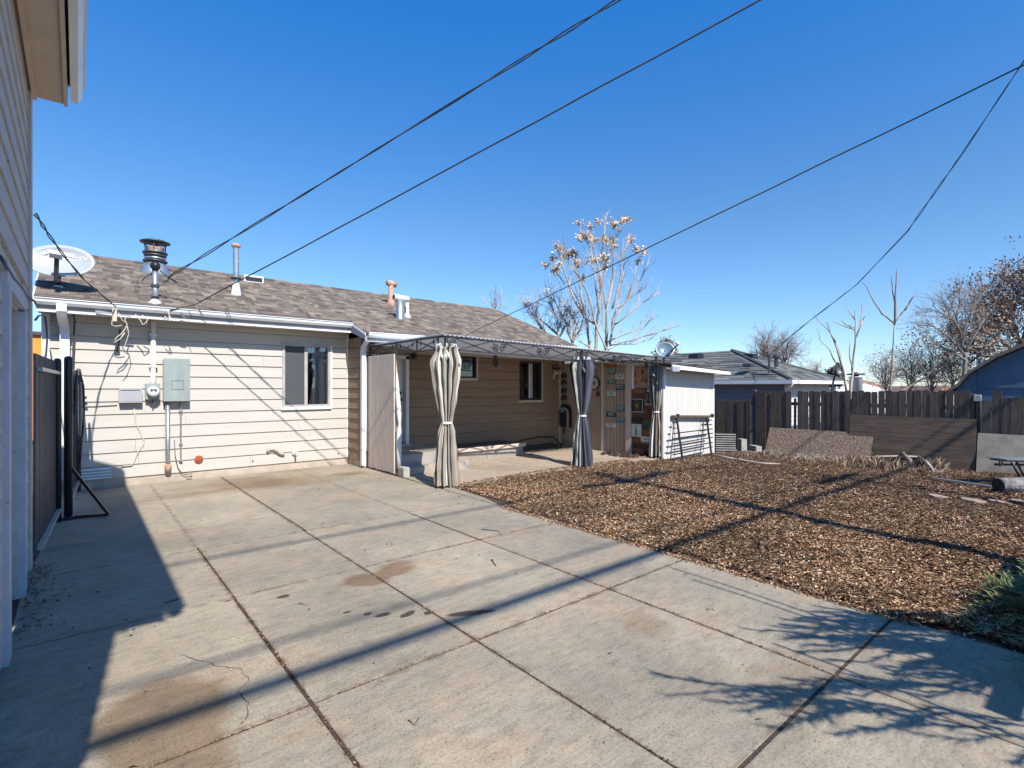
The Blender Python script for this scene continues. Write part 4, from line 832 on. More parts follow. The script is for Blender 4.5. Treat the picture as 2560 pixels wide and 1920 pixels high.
M['pdark'] = mat('plate_dark_green', (.015,.06,.05), (.02,.08,.065), 6, .45, bmp=0); M['pblack'] = mat('plate_black_print', (.02,.02,.025), None, 6, .45, bmp=0)
plate(1519,920,1539,935,'pgreen','LHG','pwhite','topmost green licence plate in the left column on the shed wall')
plate(1518,948,1539,960,'pgreen','KZR','pwhite','green licence plate second from the top of the left column')
plate(1517,977,1539,989,'pwhite','RKR','pdark','white licence plate with green letters third down in the left column')
plate(1515,1028,1540,1043,'pdark','483C','pwhite','dark licence plate with white figures low in the left column')
plate(1515,1056,1540,1069,'pwhite','KKC','pblack','lowest white licence plate with black letters in the left column')
plate(1538,934,1560,947,'pwhite','FX65','pdark','topmost pale licence plate in the right column beside the wide stud')
plate(1539,961,1561,975,'pdark','MX12','pwhite','dark green licence plate second from the top of the right column')
plate(1539,1013,1561,1029,'pgreen','JG07','pwhite','bright green licence plate in the middle of the right column')
plate(1539,1042,1561,1056,'pgreen','4CGR','pwhite','lowest green licence plate in the right column')
M['osign'] = mat('orange_wood_sign', (.38,.13,.02), (.25,.08,.015), 9, .6); M['rpic'] = mat('rusty_picture', (.45,.33,.17), (.30,.10,.03), 7, .6, bmp=.2, grime=(.12,.03,.015), gscale=5, glo=.5, ghi=.6)
a, c_ = on_w(1513,909), on_w(1541,918); tag(MB().bbox_bev((XW-.03,c_.y,c_.z),(XW-.002,a.y,a.z),.002).build('wooden_sign', M['osign']), 'small orange-brown wooden sign above the licence plates', 'sign')
M['brickred'] = mat('dark_red_sign', (.20,.025,.02), (.12,.015,.015), 30, .6)
a, c_ = ony(1382,913,WB-.06), ony(1401,924,WB-.06)
e = empty('red_sign', (a.x,WB-.05,c_.z), 'small dark red sign high in the corner where house and shed meet', 'sign')
MB().bbox_bev((a.x,WB-.07,c_.z),(c_.x,WB-.05,a.z),.002).build('board', M['brickred'], e); MB().box((a.x+.02,WB-.075,a.z-.04),(c_.x-.02,WB-.0705,a.z-.03)).build('print_line', M['pwhite'], e)
m = MB(); m.tube([ony(x,y,WB-.12) for x,y in ((1385,927),(1392,932),(1402,933),(1386,935),(1384,948))], .014, 6); tag(m.build('wire_ornament', M['white'], None, True), 'small bright white ornament hanging below the dark red sign', 'ornament')
# dark scroll-shaped metal wall art
e = empty('metal_wall_art', on_w(1407,960), 'black curly metal letter-like wall art stacked in the patio corner', 'wall art')
for y_ in (938,955,975,993):
    pts = [on_w(x, y) for x, y in ((1397,y_+3),(1401,y_-4),(1406,y_+2),(1411,y_-5),(1416,y_-1),(1417,y_+5),(1408,y_+4),(1402,y_+9),(1398,y_+7))]
    MB().tube([p-Vector((.02,0,0)) for p in pts], [.01,.018,.026,.02,.026,.016,.022,.014,.008], 6).build('curl', M['black'], e, True)
e = empty('pay_phone', on_w(1413,1045), 'black arched booth hood with a grey wall phone inside, in the patio corner', 'wall phone')
yc = on_w(1413,1040).y; z0 = on_w(1413,1068).z; z1 = on_w(1413,1010).z; r_ = .235
prof = [(XW-.004,yc+r_,z0),(XW-.004,yc+r_,z1-r_*.75)] + [(XW-.004,yc+r_*math.cos(t),z1-r_*.75+r_*.75*math.sin(t)) for t in [math.pi*i/10 for i in range(1,10)]] + [(XW-.004,yc-r_,z1-r_*.75),(XW-.004,yc-r_,z0)]
MB().prism(prof, (-.05,0,0)).build('hood', M['black'], e)
pf2 = [(p[0]-.052, yc+(p[1]-yc)*.74, z0+(p[2]-z0)*.86) for p in prof]; MB().prism(pf2, (-.02,0,0)).build('face', M['frame'], e)
MB().bbox_bev((XW-.14,yc-.12,z0+.02),(XW-.077,yc+.06,z1-.17),.004).build('phone', M['black'], e); MB().bar((XW-.12,yc+.13,z0+.07),(XW-.12,yc+.13,z1-.16),.035).build('handset', M['galv'], e)
MB().box((XW-.145,yc-.10,z1-.15),(XW-.077,yc+.10,z1-.135)).build('trim_strip', M['galv'], e); MB().box((XW-.145,yc-.09,z1-.20),(XW-.141,yc+.04,z1-.18)).build('trim_strip', M['pwhite'], e)
MB().box((XW-.06,yc-.02,.35),(XW-.004,yc+.02,z0)).build('cable_tail', M['black'], e)
MB().bbox_bev((XW-.04,yc-.2,.2),(XW-.005,yc+.2,z0-.004),.003).build('lower_panel', M['t111'], e)
# round drum ornament with red ribbon
dc = on_w(1488,958); e = empty('round_ornament', dc, 'round cream drum-like ornament with a red star on the shed wall', 'ornament')
MB().lathe([(.15,0),(.165,-.01),(.165,-.04),(.14,-.045)], dc, 28, 'x').build('rim', M['black'], e)
MB().lathe([(.138,-.047),(.138,-.052)], dc, 28, 'x').build('drum_skin', M['cream'], e)
m = MB()
for k in range(8):
    t = k*math.pi/4; p0 = Vector((dc.x-.054,dc.y,dc.z)); m.prism([p0+Vector((0,.016*math.cos(t+1.57),.016*math.sin(t+1.57))), p0+Vector((0,.09*math.cos(t),.09*math.sin(t))), p0-Vector((0,.016*math.cos(t+1.57),.016*math.sin(t+1.57)))], (-.002,0,0))
m.build('star', M['rustred'], e); a = on_w(1495,985); MB().hexa([a+Vector(q) for q in ((-.03,-.03,-.07),(-.03,.05,-.05),(-.0,.05,-.05),(-.0,-.03,-.07),(-.03,-.07,.05),(-.03,.02,.07),(-.0,.02,.07),(-.0,-.07,.05))]).build('ribbon', M['brickred'], e)
# pictures and signs on the plank door
xd = XW-.026
def on_d(x, y): return onx(x, y, xd)
def sign(px0, py0, px1, py1, nm, mt, label, cat='sign', fr=None, off=0):
    a, c_ = on_d(px0, py0), on_d(px1, py1); e = empty(nm, (xd,(a.y+c_.y)/2,c_.z), label, cat); y0, y1, z0, z1 = c_.y, a.y, c_.z, a.z
    MB().bbox_bev((xd-.012,y0,z0),(xd-.001,y1,z1),.001).build('panel', M[mt], e)
    if fr:
        m = MB(); w_ = .014
        for q in (((y0,z0),(y1,z0+w_)),((y0,z1-w_),(y1,z1)),((y0,z0+w_),(y0+w_,z1-w_)),((y1-w_,z0+w_),(y1,z1-w_))): m.box((xd-.017,q[0][0],q[0][1]),(xd-.0125,q[1][0],q[1][1]))
        m.build('frame', M[fr], e)
    return e, y0, y1, z0, z1
e, y0, y1, z0, z1 = sign(1586,923,1630,963,'rusty_picture','rpic','rust-brown square picture of a dark figure at the top of the plank door','picture','rust')
yc, zc = (y0+y1)/2, (z0+z1)/2
m = MB(); x_ = xd-.014
for (a1,b1,a2,b2,w_) in ((0,-.12,0,.04,.05),(-.02,-.12,-.05,-.2,.03),(.02,-.12,.05,-.2,.03),(-.02,.02,-.09,.05,.025),(.02,.02,.08,-.02,.025)): m.bar((x_,yc+a1,zc+.06+b1),(x_,yc+a2,zc+.06+b2),w_,.004)
m.ball((x_,yc,zc+.12),.035,8,5,(.15,1,1)); m.build('figure', M['redwood'], e)
e, y0, y1, z0, z1 = sign(1578,997,1608,1031,'tin_sign','pblack','square black tin sign with a white border and yellow bird-like centre','sign','pwhite')
yc, zc = (y0+y1)/2, (z0+z1)/2; M['yel'] = mat('yellow_print', (.65,.42,.06), (.5,.2,.03), 40, .5, bmp=0)
m = MB(); 
for k in range(9):
    t = k*.7; R_ = .06+.03*(k%2); m.prism([(xd-.014,yc+.02*math.cos(t+1.57),zc+.02*math.sin(t+1.57)),(xd-.014,yc+R_*math.cos(t),zc+R_*math.sin(t)),(xd-.014,yc-.02*math.cos(t+1.57),zc-.02*math.sin(t+1.57))], (-.002,0,0))
m.build('emblem', M['yel'], e); m = MB()
for k in range(20):
    t = k*math.pi/10; m.bar((xd-.014,yc+.10*math.cos(t),zc+.10*math.sin(t)),(xd-.014,yc+.118*math.cos(t),zc+.118*math.sin(t)),.012,.002)
m.build('ring_marks', M['pwhite'], e)
a = on_d(1621,991); e = empty('number_one_sign', (xd,a.y,on_d(1621,1012).z), 'black and white cut-out number one sign with a small round head at its top', 'sign')
zb, zt = on_d(1621,1008).z, on_d(1621,972).z; H_ = zt-zb; yc = a.y
out = [(.055,0),(.055,.13),(.035,.13),(.035,.62),(.075,.62),(.02,1.0),(-.045,1.0),(-.045,.13),(-.065,.13),(-.065,0)]
MB().prism([(xd-.004,yc+p,zb+q*H_) for p,q in out], (-.014,0,0)).build('panel', M['pblack'], e)
m = MB()
for i in range(len(out)):
    p, q = out[i], out[(i+1)%len(out)]; m.bar((xd-.02,yc+p[0],zb+p[1]*H_),(xd-.02,yc+q[0],zb+q[1]*H_),.010,.004)
m.bar((xd-.02,yc+.005,zb+.18*H_),(xd-.02,yc+.005,zb+.7*H_),.014,.003); m.build('outline', M['pwhite'], e)
MB().ball((xd-.022,yc-.01,zt-.04),.034,10,6,(.25,1,1)).build('head', M['pwhite'], e); MB().bbox_bev((xd-.02,yc-.11,zb-.05),(xd-.004,yc+.08,zb-.005),.002).build('base_strip', M['galv'], e)
e, y0, y1, z0, z1 = sign(1578,1059,1604,1093,'poster','pwhite','pale poster with a small green tree near the bottom of the plank door','poster')
yc, zc = (y0+y1)/2, (z0+z1)/2; m = MB(); M['pg'] = mat('green_print', (.05,.22,.03), (.25,.3,.02), 30, .5, bmp=0)
for k in range(5): m.prism([(xd-.014,yc+.045-.006*k,zc-.12+k*.045),(xd-.014,yc-.045+.006*k,zc-.12+k*.045),(xd-.014,yc,zc-.04+k*.045)], (-.001-.0005*k,0,0))
m.build('tree_print', M['pg'], e)
e, y0, y1, z0, z1 = sign(1603,1090,1630,1106,'notice','pwhite','small white sign with dark figures low on the plank door','sign')
text_mesh('lettering', '16 Q', .075, M['pblack'], e, (xd-.0135,(y0+y1)/2,(z0+z1)/2), (0,-1,0), (0,0,1), .0006)
e, y0, y1, z0, z1 = sign(1578,1044,1604,1057,'dark_plaque','pblack','dark blank plaque between the tin sign and the pale poster','sign')
e, y0, y1, z0, z1 = sign(1605,1056,1630,1068,'dark_plaque','pdark','dark teal plaque on the right half of the plank door','sign')
# black debris on the patio floor by the door
m = MB()
for k in range(40):
    x_, y_ = 9.55+rnd.uniform(-.25,.3), 7.5+rnd.uniform(-.5,.35); h_ = rnd.uniform(.02,.09)
    m.hexa([(x_+dx,y_+dy,.02+dz) for dx,dy,dz in ((0,0,0),(.1,.02,0),(.09,.1,0),(-.01,.08,0),(.01,.01,h_),(.08,.03,h_*.8),(.07,.08,h_),(0,.07,h_*.9))])
tag(m.build('debris_pile', M['joint']), 'dark heap of leaves and scraps on the patio in front of the plank door', 'debris', kind='stuff')
# ============================================================ GARAGE at the left edge
ga = empty('garage', (-1.8,3.2,0), 'tall white garage with peeling paint and tan soffit at the left edge', 'garage')
XG, YG0, YG1, ZG = -.33, 0.0, 6.25, 4.20
m = MB(); og = (4.28,5.40,-.1,2.17)
cs = [YG0,og[0],og[1],YG1]; m.box((XG-.05,YG0,-.1),(XG-.02,og[0],ZG)); m.box((XG-.05,og[1],-.1),(XG-.02,YG1,ZG)); m.box((XG-.05,og[0],og[3]),(XG-.02,og[1],ZG))
m.box((-4.3,YG0,-.1),(XG-.051,YG0+.04,ZG)); m.box((-4.3,YG1-.04,-.1),(XG-.051,YG1,ZG)); m.box((-4.3,YG0,-.1),(-4.26,YG1,ZG))
gw = m.build('wall', M['peel'], ga)
k = 0; z = .04
while z < ZG-.02:
    z1 = min(z+.185, ZG-.01); segs = [(YG0+.02, YG1-.15)]
    if z < og[3]+.16: segs = [(YG0+.02, og[0]-.16), (og[1]+.33, YG1-.15)]
    for a, c_ in segs:
        MB().hexa([(XG-.018,a,z+.003),(XG+.004,a,z+.003),(XG+.004,c_,z+.003),(XG-.018,c_,z+.003),(XG-.018,a,z1),(XG-.008,a,z1),(XG-.008,c_,z1),(XG-.018,c_,z1)]).build('siding_board', M['peel'], gw)
    z = z1
MB().box((XG-.03,YG1-.15,-.02),(XG+.02,YG1+.03,ZG)).build('corner_trim', M['peel'], ga); MB().box((XG-.5,YG1+.001,-.02),(XG-.031,YG1+.03,ZG)).build('corner_trim', M['white'], ga)
MB().box((XG-.02,og[0]-.16,-.02),(XG+.028,og[0],og[3]+.02)).build('door_casing', M['peelb'], ga); MB().box((XG-.02,og[1]+.0,-.02),(XG+.024,og[1]+.16,og[3]+.0)).build('door_casing', M['peelb'], ga)
MB().box((XG-.02,og[1]+.165,-.02),(XG+.012,og[1]+.32,og[3]+.16)).build('door_casing', M['peel'], ga); MB().box((XG-.02,og[0]-.16,og[3]+.02),(XG+.022,og[1]+.16,og[3]+.16)).build('door_header', M['peelb'], ga)
MB().box((XG-.21,og[0],-.02),(XG-.18,og[1],og[3])).build('garage_door', M['peelb'], ga)
MB().box((XG-.18,og[1]-.0,-.02),(XG-.051,og[1]+.03,og[3])).build('door_jamb', M['peelb'], ga); MB().box((XG-.18,og[1]-.05,-.02),(XG-.12,og[1]-.001,og[3]-.002)).build('door_stop', M['white'], ga)
m = MB(); m.box((XG-.02,YG0-.0,ZG),(-.10,YG1+.05,ZG+.012)); m.build('soffit', M['soffit'], ga); MB().box((XG+.02,YG0,ZG-.05),(XG+.05,YG1,ZG-.001)).build('frieze_trim', M['soffit'], ga)
MB().box((-.098,YG0-.0,ZG-.03),(-.072,YG1+.02,ZG+.20)).build('fascia', M['soffit'], ga)
MB().prism([(-.052,YG1,ZG+.20),(-.052,YG1,ZG+.02),(.0,YG1,ZG+.02),(.03,YG1,ZG+.07),(.035,YG1,ZG+.16),(.05,YG1,ZG+.16),(.05,YG1,ZG+.20),(.03,YG1,ZG+.19),(.02,YG1,ZG+.08),(-.005,YG1,ZG+.035),(-.04,YG1,ZG+.035),(-.04,YG1,ZG+.2)], (0,-YG1+YG0,0)).build('gutter', M['gutter'], ga)
rf = MB(); q0, q1 = (.03,ZG+.20), (-2.3,ZG+1.2)
rf.prism([(q0[0],YG0-.02,q0[1]),(q1[0],YG0-.02,q1[1]),(-4.6,YG0-.02,ZG+.20),(-4.6,YG0-.02,ZG+.15),(q1[0],YG0-.02,q1[1]-.06),(q0[0]-.08,YG0-.02,q0[1]-.03)], (0,YG1+.06,0)); rf.build('roof', M['shingle'], ga)
for y in (YG0,YG1-.04): MB().prism([(XG-.051,y,ZG),(-4.26,y,ZG),(q1[0],y,q1[1]-.1)], (0,.04,0)).build('gable', M['peel'], ga)
pts = [onx(x, y, XG+.022) for x, y in ((0,640),(12,660),(22,676),(33,695),(45,708),(56,722),(66,740),(73,744))] + [Vector(ony(86,753,YG1+.04)), Vector(ony(95,768,YG1+.5))]
tag(MB().tube(pts, .009, 6).build('cable', M['cable'], None, True), 'old black cable sagging across the peeling garage wall above the door', 'cable')
# ============================================================ dark metal fence and gate
fn = empty('metal_fence', (-.25,7.3,0), 'dark metal picket fence panel behind the garage corner', 'fence')
fa, fb = Vector((-.295,6.32,0)), Vector((-.20,8.16,0))
n = 19
for k in range(n):
    p = fa + (fb-fa)*(k/n); MB().box((p.x-.012,p.y-.036,.04),(p.x+.006,p.y+.036,1.90)).build('picket', M['darkmetal'], fn)
for z in (1.76,.14): MB().bar((fa.x+.03,fa.y,z),(fb.x+.03,fb.y,z),.04,.035).build('rail', M['frame'] if z < 1 else M['galv'], fn)
MB().lathe([(.035,0),(.035,1.90),(.03,1.93),(.0,1.94)], (-.185,8.16,0), 12).build('post', M['black'], fn, True)
gt = empty('metal_gate', (-.05,9.2,0), 'dark metal gate leaf standing between the fence and the house wall', 'gate')
g0, g1 = Vector((-.09,8.24,0)), Vector((.005,10.22,0))
MB().lathe([(.042,.0),(.042,1.93),(.036,1.96),(.0,1.975)], g0, 14).build('post', M['black'], gt, True); MB().lathe([(.07,0),(.07,.03),(.045,.04)], g0, 12).build('post_foot', M['black'], gt)
MB().lathe([(.032,.02),(.032,1.86),(.0,1.88)], g1, 12).build('end_post', M['darkmetal'], gt, True)
for z in (1.80,.17): MB().bar(g0+Vector((.0,.05,z)), g1+Vector((0,0,z)), .035,.045).build('rail', M['galv'], gt)
for k in range(17):
    p = g0 + (g1-g0)*((k+.6)/17.4); MB().box((p.x-.03,p.y-.042,.15),(p.x-.02,p.y+.042,1.80)).build('picket', M['darkmetal'], gt)
MB().bbox_bev(g0+Vector((.03,.06,1.27)), g0+Vector((.07,.19,1.40)), .003).build('latch', M['black'], gt)
MB().bar(g0+Vector((.04,0,.60)), (.29,8.12,.02), .03).build('brace', M['black'], gt); MB().bar(g0+Vector((.0,-.0,.02)), (.29,8.12,.02), .03).build('brace', M['black'], gt)
for k in range(3): MB().lathe([(.0,0),(.018,0),(.018,.03)], (g1.x+.03,g1.y-.1-k*.05,1.74-k*.04), 6, 'x').build('fitting', M['gutter'], gt)
m = MB()
for k, (off, zb) in enumerate(((0,.62),(.05,.80),(.1,.50))):
    m.tube([(-.03,8.55+off,1.55-.1*k),(-.01,8.9+off,1.80),(.02,9.35+off,1.82),(.06,9.8+off*.5,1.6),(.07,9.95,1.25),(.05,9.85,.9),(.02,9.6+off,zb)], .014, 6)
tag(m.build('garden_hose', M['black'], None, True), 'black hose draped in long loops over the dark metal gate', 'hose')
tag(MB().tube([(-.03,8.95,1.75),(0,9.1,1.6),(.0,9.15,1.2),(.0,9.15,.95)], .011, 5).build('garden_hose', M['galv'], None, True), 'thin grey hose hanging straight down inside the metal gate', 'hose')
e = empty('far_shed', (-2.5,22,0), 'orange wall glimpsed between the garage corner and the white house', 'shed')
MB().box((-5.5,21,0),(-.75,25,3.15)).build('wall', M['orange'], e); MB().box((-5.6,20.9,3.15),(-.65,25.1,3.25)).build('roof', M['darkmetal'], e)
# ============================================================ poles and overhead wires
def pole(nm, x, y, h, r, label):
    e = empty(nm, (x,y,0), label, 'utility pole'); MB().tube([(x,y,-.2),(x,y,h*.5),(x,y,h)], [r,r*.85,r*.7], 12).build('post', M['picket'], e, True)
    MB().box((x-1.1,y-.16,h-.7),(x+1.1,y-.06,h-.58)).build('crossarm', M['picket'], e)
    for k in (-.95,-.4,.4,.95): MB().lathe([(.03,0),(.05,.03),(.03,.06),(.045,.1),(.02,.14)], (x+k,y-.11,h-.58), 8).build('insulator', M['greybox'], e)
    return e
pole('utility_pole', 5.75, -5.3, 11.4, .15, 'wooden utility pole standing behind the photographer, its shadow crossing the yard')
pole('utility_pole', 9.3, -5.45, 9.4, .14, 'wooden service pole behind the yard that the house wires run to')
pole('utility_pole', 16.2, .1, 9.6, .14, 'wooden pole beyond the right fence holding the twisted cable')
def sagline(a, b, sag, n=60): 
    a, b = Vector(a), Vector(b); return [a + (b-a)*(i/n) - Vector((0,0,sag*4*(i/n)*(1-i/n))) for i in range(n+1)]
def twisted(nm, pts, r, tw, pitch, label, mt='cable', strands=3):
    e = MB(); R = random.Random(len(pts)); 
    L = 0; fine = []
    for i in range(len(pts)-1):
        a, b = pts[i], pts[i+1]; n = max(2, int((b-a).length/.09))
        for j in range(n): fine.append(a+(b-a)*(j/n))
    fine.append(pts[-1])
    for s_ in range(strands):
        out = []; L = 0
        for i, p in enumerate(fine):
            if i: L += (fine[i]-fine[i-1]).length
            d = (fine[min(i+1,len(fine)-1)] - fine[max(i-1,0)]).normalized(); u = d.orthogonal().normalized(); v = d.cross(u)
            a = 2*math.pi*L/pitch + s_*2*math.pi/strands + .9*math.sin(L*1.7); q = tw*(1+.5*math.sin(L*.9+1)); out.append(p + u*q*math.cos(a) + v*q*math.sin(a))
        e.tube(out, r, 5)
    o = e.build(nm, M[mt], None, True); tag(o, label, 'overhead wire'); return o
def through(a, px, py, dy):   # end point in the plane of the photo line a -> (px,py), dy metres nearer in Y
    d = Vector(ray(px, py)); a = Vector(a); c0 = a - Vector((0,0,EYE)); t = 0; lo, hi = .5, 60
    # choose t so that slope dx/dy matches dy vector
    return d
A1 = Vector(ony(421, 693, 10.26)); r1_ = ray(1355,107); t1_ = (.5*A1.y + A1.x)/(r1_[0] + .5*r1_[1]); B1 = A1 + Vector((.5, -1, (r1_[2]*t1_ - (A1.z-EYE))/(A1.y - r1_[1]*t1_)))*15.4
twisted('overhead_wire', sagline(A1, B1, .05), .008, .010, 1.7, 'twisted black service cable rising from the power mast, leftmost of the long wires', strands=2)
A2 = Vector(ony(486, 762, 9.93)); B2 = A2 + Vector((.517,-1,.354))*15.2
twisted('overhead_wire', [Vector(ony(425,776,9.95))] + sagline(A2, B2, .05), .010, .002, 2.0, 'straight black wire rising from the gutter hook, second long wire from the left', strands=1)
A3 = Vector((6.42, EB-.02, 2.68)); P3 = ond(2300, 285, 5.2)
d3 = (P3 - A3); B3 = A3 + d3*1.45
twisted('overhead_wire', sagline(A3, B3, .02), .008, .002, 2, 'thin straight wire running from the patio gutter up to the top right', strands=1)
A4 = ond(1923, 889, 21.0); p1 = ond(2014, 810, 19.5); pl = [(1956,858,20.5),(2014,810,19.4),(2141,712,17.6),(2268,579,15.8),(2407,382,13.8),(2560,152,12.0),(2680,-40,11.3)]
twisted('overhead_wire', [A4] + [ond(*q) for q in pl], .010, .012, 2.2, 'twisted cable sagging from the grey roof up to the top right corner', strands=2)
A5 = Vector((XG+.03, YG1+.02, 3.62)); B5 = Vector(ony(302, 772, 9.97)); 
pl = [Vector(ony(x, y, Y_)) for x, y, Y_ in ((88,535,6.35),(120,585,7.2),(160,640,8.1),(210,700,8.9),(255,738,9.5),(290,768,9.93))]
twisted('overhead_wire', pl, .007, .007, 1.1, 'short twisted black cable dropping from the garage corner past the oval dish to the gutter', strands=2)
tag(MB().tube([Vector(ony(88,800,6.4)), Vector(ony(96,790,8.2)), Vector(ony(108,787,9.95))], .01, 5).build('cable', M['cable'], None, True), 'short dark cable between the garage corner and the house gutter end', 'cable')
tag(MB().tube(sagline((-6,-5.3,8.25),(30,-5.3,8.15),.1), .047, 8).build('cable_bundle', M['cable'], None, True), 'thick bundle of telephone cables strung high behind the photographer', 'cable')
tag(MB().tube(sagline((-6,-5.32,8.75),(30,-5.3,8.5),.1), .018, 6).build('overhead_wire', M['cable'], None, True), 'thin wire strung high behind the photographer just above the cable bundle', 'overhead wire')
tag(MB().tube(sagline((-6,-5.4,10.9),(30,-5.3,10.9),.2), .025, 6).build('overhead_wire', M['cable'], None, True), 'power line strung at the top of the poles behind the photographer', 'overhead wire')
# ============================================================ rear fences
XF = 14.5
def fence(label, y0, y1, hts, pitch, x=XF, gaps=(), posts=(), zr=(.35,1.15)):
    e = empty('wooden_fence', (x,(y0+y1)/2,terr(x,(y0+y1)/2)), label, 'fence'); n = int(round((y0-y1)/pitch)); R = random.Random(int(y0*100))
    for k in range(n):
        y = y0 - (k+.5)*pitch; zb = terr(x, y)-.02; zt = hts(k) + R.uniform(-.02,.02); w_ = pitch*R.uniform(.91,.99)/2; dx = R.uniform(-.012,.012); tl = R.uniform(-.012,.012); c_ = .022
        if k in gaps: w_ *= .5; zt -= .2
        q = [(y-w_,zb),(y+w_,zb),(y+w_+tl,zt-c_),(y+w_-c_+tl,zt),(y-w_+c_+tl,zt),(y-w_+tl,zt-c_)]
        MB().prism([(x+dx,a,b_2) for a, b_2 in q], (.018,0,0)).build('picket', M['picket'], e)
    for z in zr: MB().box((x+.035,y1,z-.045),(x+.075,y0,z+.045)).build('rail', M['picket'], e)
    for y, h in posts: MB().bbox_bev((x+.03,y-.045,-.4),(x+.12,y+.045,h),.01).build('post', M['picket'], e)
    return e
fence('dark weathered picket fence along the back of the yard, its longest and middle section', 6.70, 2.16, lambda k: 1.47+.0015*k, .1376, gaps=(7,), posts=((6.75,1.52),(4.4,1.3),(2.12,1.45)))
fence('lower section of the dark picket fence right beside the white shed', 9.4, 6.78, lambda k: 1.215, .128, posts=((8.4,1.1),))
e = fence('ragged picket fence section at the right edge with uneven board tops', 1.98, -3.0, lambda k: (1.33,1.53,1.36,1.38,1.53,1.52,1.50)[k] if k < 7 else 1.5, .158, posts=((2.05,1.42),))
MB().bbox_bev((XF-.06,1.98,1.30),(XF+.03,2.09,1.43),.01).build('post_cap', M['frame'], e)
def leaner(nm, y0, y1, z0, z1, x0, x1, th, mt, label, cat, extra=0):
    n = MB().hexa([(x0,y1,z0),(x0+th,y1,z0),(x0+th,y0,z0+extra),(x0,y0,z0+extra),(x1,y1,z1),(x1+th,y1,z1),(x1+th,y0,z1-extra*0),(x1,y0,z1)])
    return tag(n.build(nm, M[mt], None), label, cat)
leaner('chipboard_sheet', 6.25, 3.86, -.20, .50, 14.05, 14.36, .012, 'osb', 'rough speckled chipboard sheet leaning low against the left half of the fence', 'board')
m = MB(); 
for z in (.22,.04): m.box((14.14 + (z+.2)*.43, 4.30, z),(14.16 + (z+.2)*.43, 4.40, z+.10))
tag(m.build('outlet_cutout', M['blacksoft'], None), 'two dark square openings near the right end of the chipboard sheet', 'cutout')
leaner('plywood_sheet', 4.35, 2.04, -.30, .92, 14.22, 14.40, .016, 'plyw', 'large grey weathered plywood sheet leaning against the middle of the fence', 'board')
leaner('pale_board', 2.02, -.3, -.30, .635, 14.15, 14.40, .02, 'lboard', 'pale board leaning against the fence behind the bench at the right edge', 'board')
e = empty('corrugated_panel', (13.3,6.9,0), 'grey corrugated metal panel leaning in the corner between shed and fence', 'panel')
p0, p1 = ond(1789,1131,13.9), ond(1839,1131,13.9)
for k in range(9):
    a = p0 + Vector((0,0,.06*k)); c_ = p1 + Vector((0,0,.06*k-.01)); MB().tube([a,c_], .02, 5).build('corrugation', M['panelgrey'], e)
m = MB(); m.hexa([p0+Vector((.03,.03,-.03)),p1+Vector((.03,.03,-.03)),p1+Vector((.04,.04,-.03)),p0+Vector((.04,.04,-.03)),p0+Vector((.03,.03,.52)),p1+Vector((.03,.03,.50)),p1+Vector((.04,.04,.50)),p0+Vector((.04,.04,.52))]); m.build('sheet', M['darkmetal'], e)
def cblock(c, s_, label, rot=0, up=True):
    m = MB(); w_, h_, d_ = s_
    def bx(a, b2): 
        m.box(a, b2)
    m.box((-d_/2,-w_/2,0),(d_/2,-w_/2+.035,h_)); m.box((-d_/2,w_/2-.035,0),(d_/2,w_/2,h_)); m.box((-d_/2,-w_/2+.035,0),(d_/2,w_/2-.035,.035)); m.box((-d_/2,-w_/2+.035,h_/2-.015),(d_/2,w_/2-.035,h_/2+.02)); m.box((-d_/2,-w_/2+.035,h_-.035),(d_/2,w_/2-.035,h_))
    cr_, sr = math.cos(rot), math.sin(rot); m.v = [(c[0]+x*cr_-y*sr, c[1]+x*sr+y*cr_, c[2]+z) for x,y,z in m.v]
    return tag(m.build('cinder_block', M['cinder'], None), label, 'cinder block')
c0 = ond(1855,1130,13.9); cblock((c0.x,c0.y,-.13), (.22,.33,.15), 'cinder block standing on end in front of the corner of the fence', -.6)
c0 = ond(1888,1130,13.9); m = cblock((c0.x,c0.y,-.14), (.36,.16,.15), 'cinder block lying flat to the right of the upright one', -.6)
# rack leaning on the shed
rk = empty('metal_rack', (11.0,6.5,0), 'dark metal slatted rack leaning against the white shed wall', 'rack')
def rp(px, py): 
    z = ony(px, py, 6.5).z; return ony(px, py, 6.30 + .30*max(0,min(1,z/1.0)))
MB().bar(rp(1681,1041), rp(1781,1041), .075, .05).build('top_bar', M['picket'], rk); MB().lathe([(.05,0),(.05,.05)], rp(1777,1039)-Vector((0,.06,0)), 10, 'y').build('knob', M['black'], rk); MB().lathe([(.035,0),(.035,.05)], rp(1691,1038)-Vector((0,.06,0)), 10, 'y').build('knob', M['black'], rk)
for a, c_ in (((1691,1040),(1706,1146)),((1766,1042),(1779,1138))): MB().bar(rp(*a), rp(*c_), .035).build('leg', M['black'], rk)
for a, c_ in (((1689,1050),(1690,1146)),((1762,1048),(1762,1132))): MB().bar(rp(*a)+Vector((0,.03,0)), rp(*c_)+Vector((0,.03,0)), .012).build('rod', M['darkmetal'], rk)
for k, (y0_, y1_) in enumerate(((1057,1050),(1071,1061),(1084,1072),(1097,1083),(1110,1093),(1124,1106),(1137,1117))):
    if k < 2: segs = [(1682,1690),(1763,1779)]
    else: segs = [(1682,1781)]
    for a, c_ in segs:
        f0 = lambda x: y0_ + (y1_-y0_)*(x-1682)/99.; MB().bar(rp(a,f0(a)), rp(c_,f0(c_)), .022).build('slat', M['black'], rk)
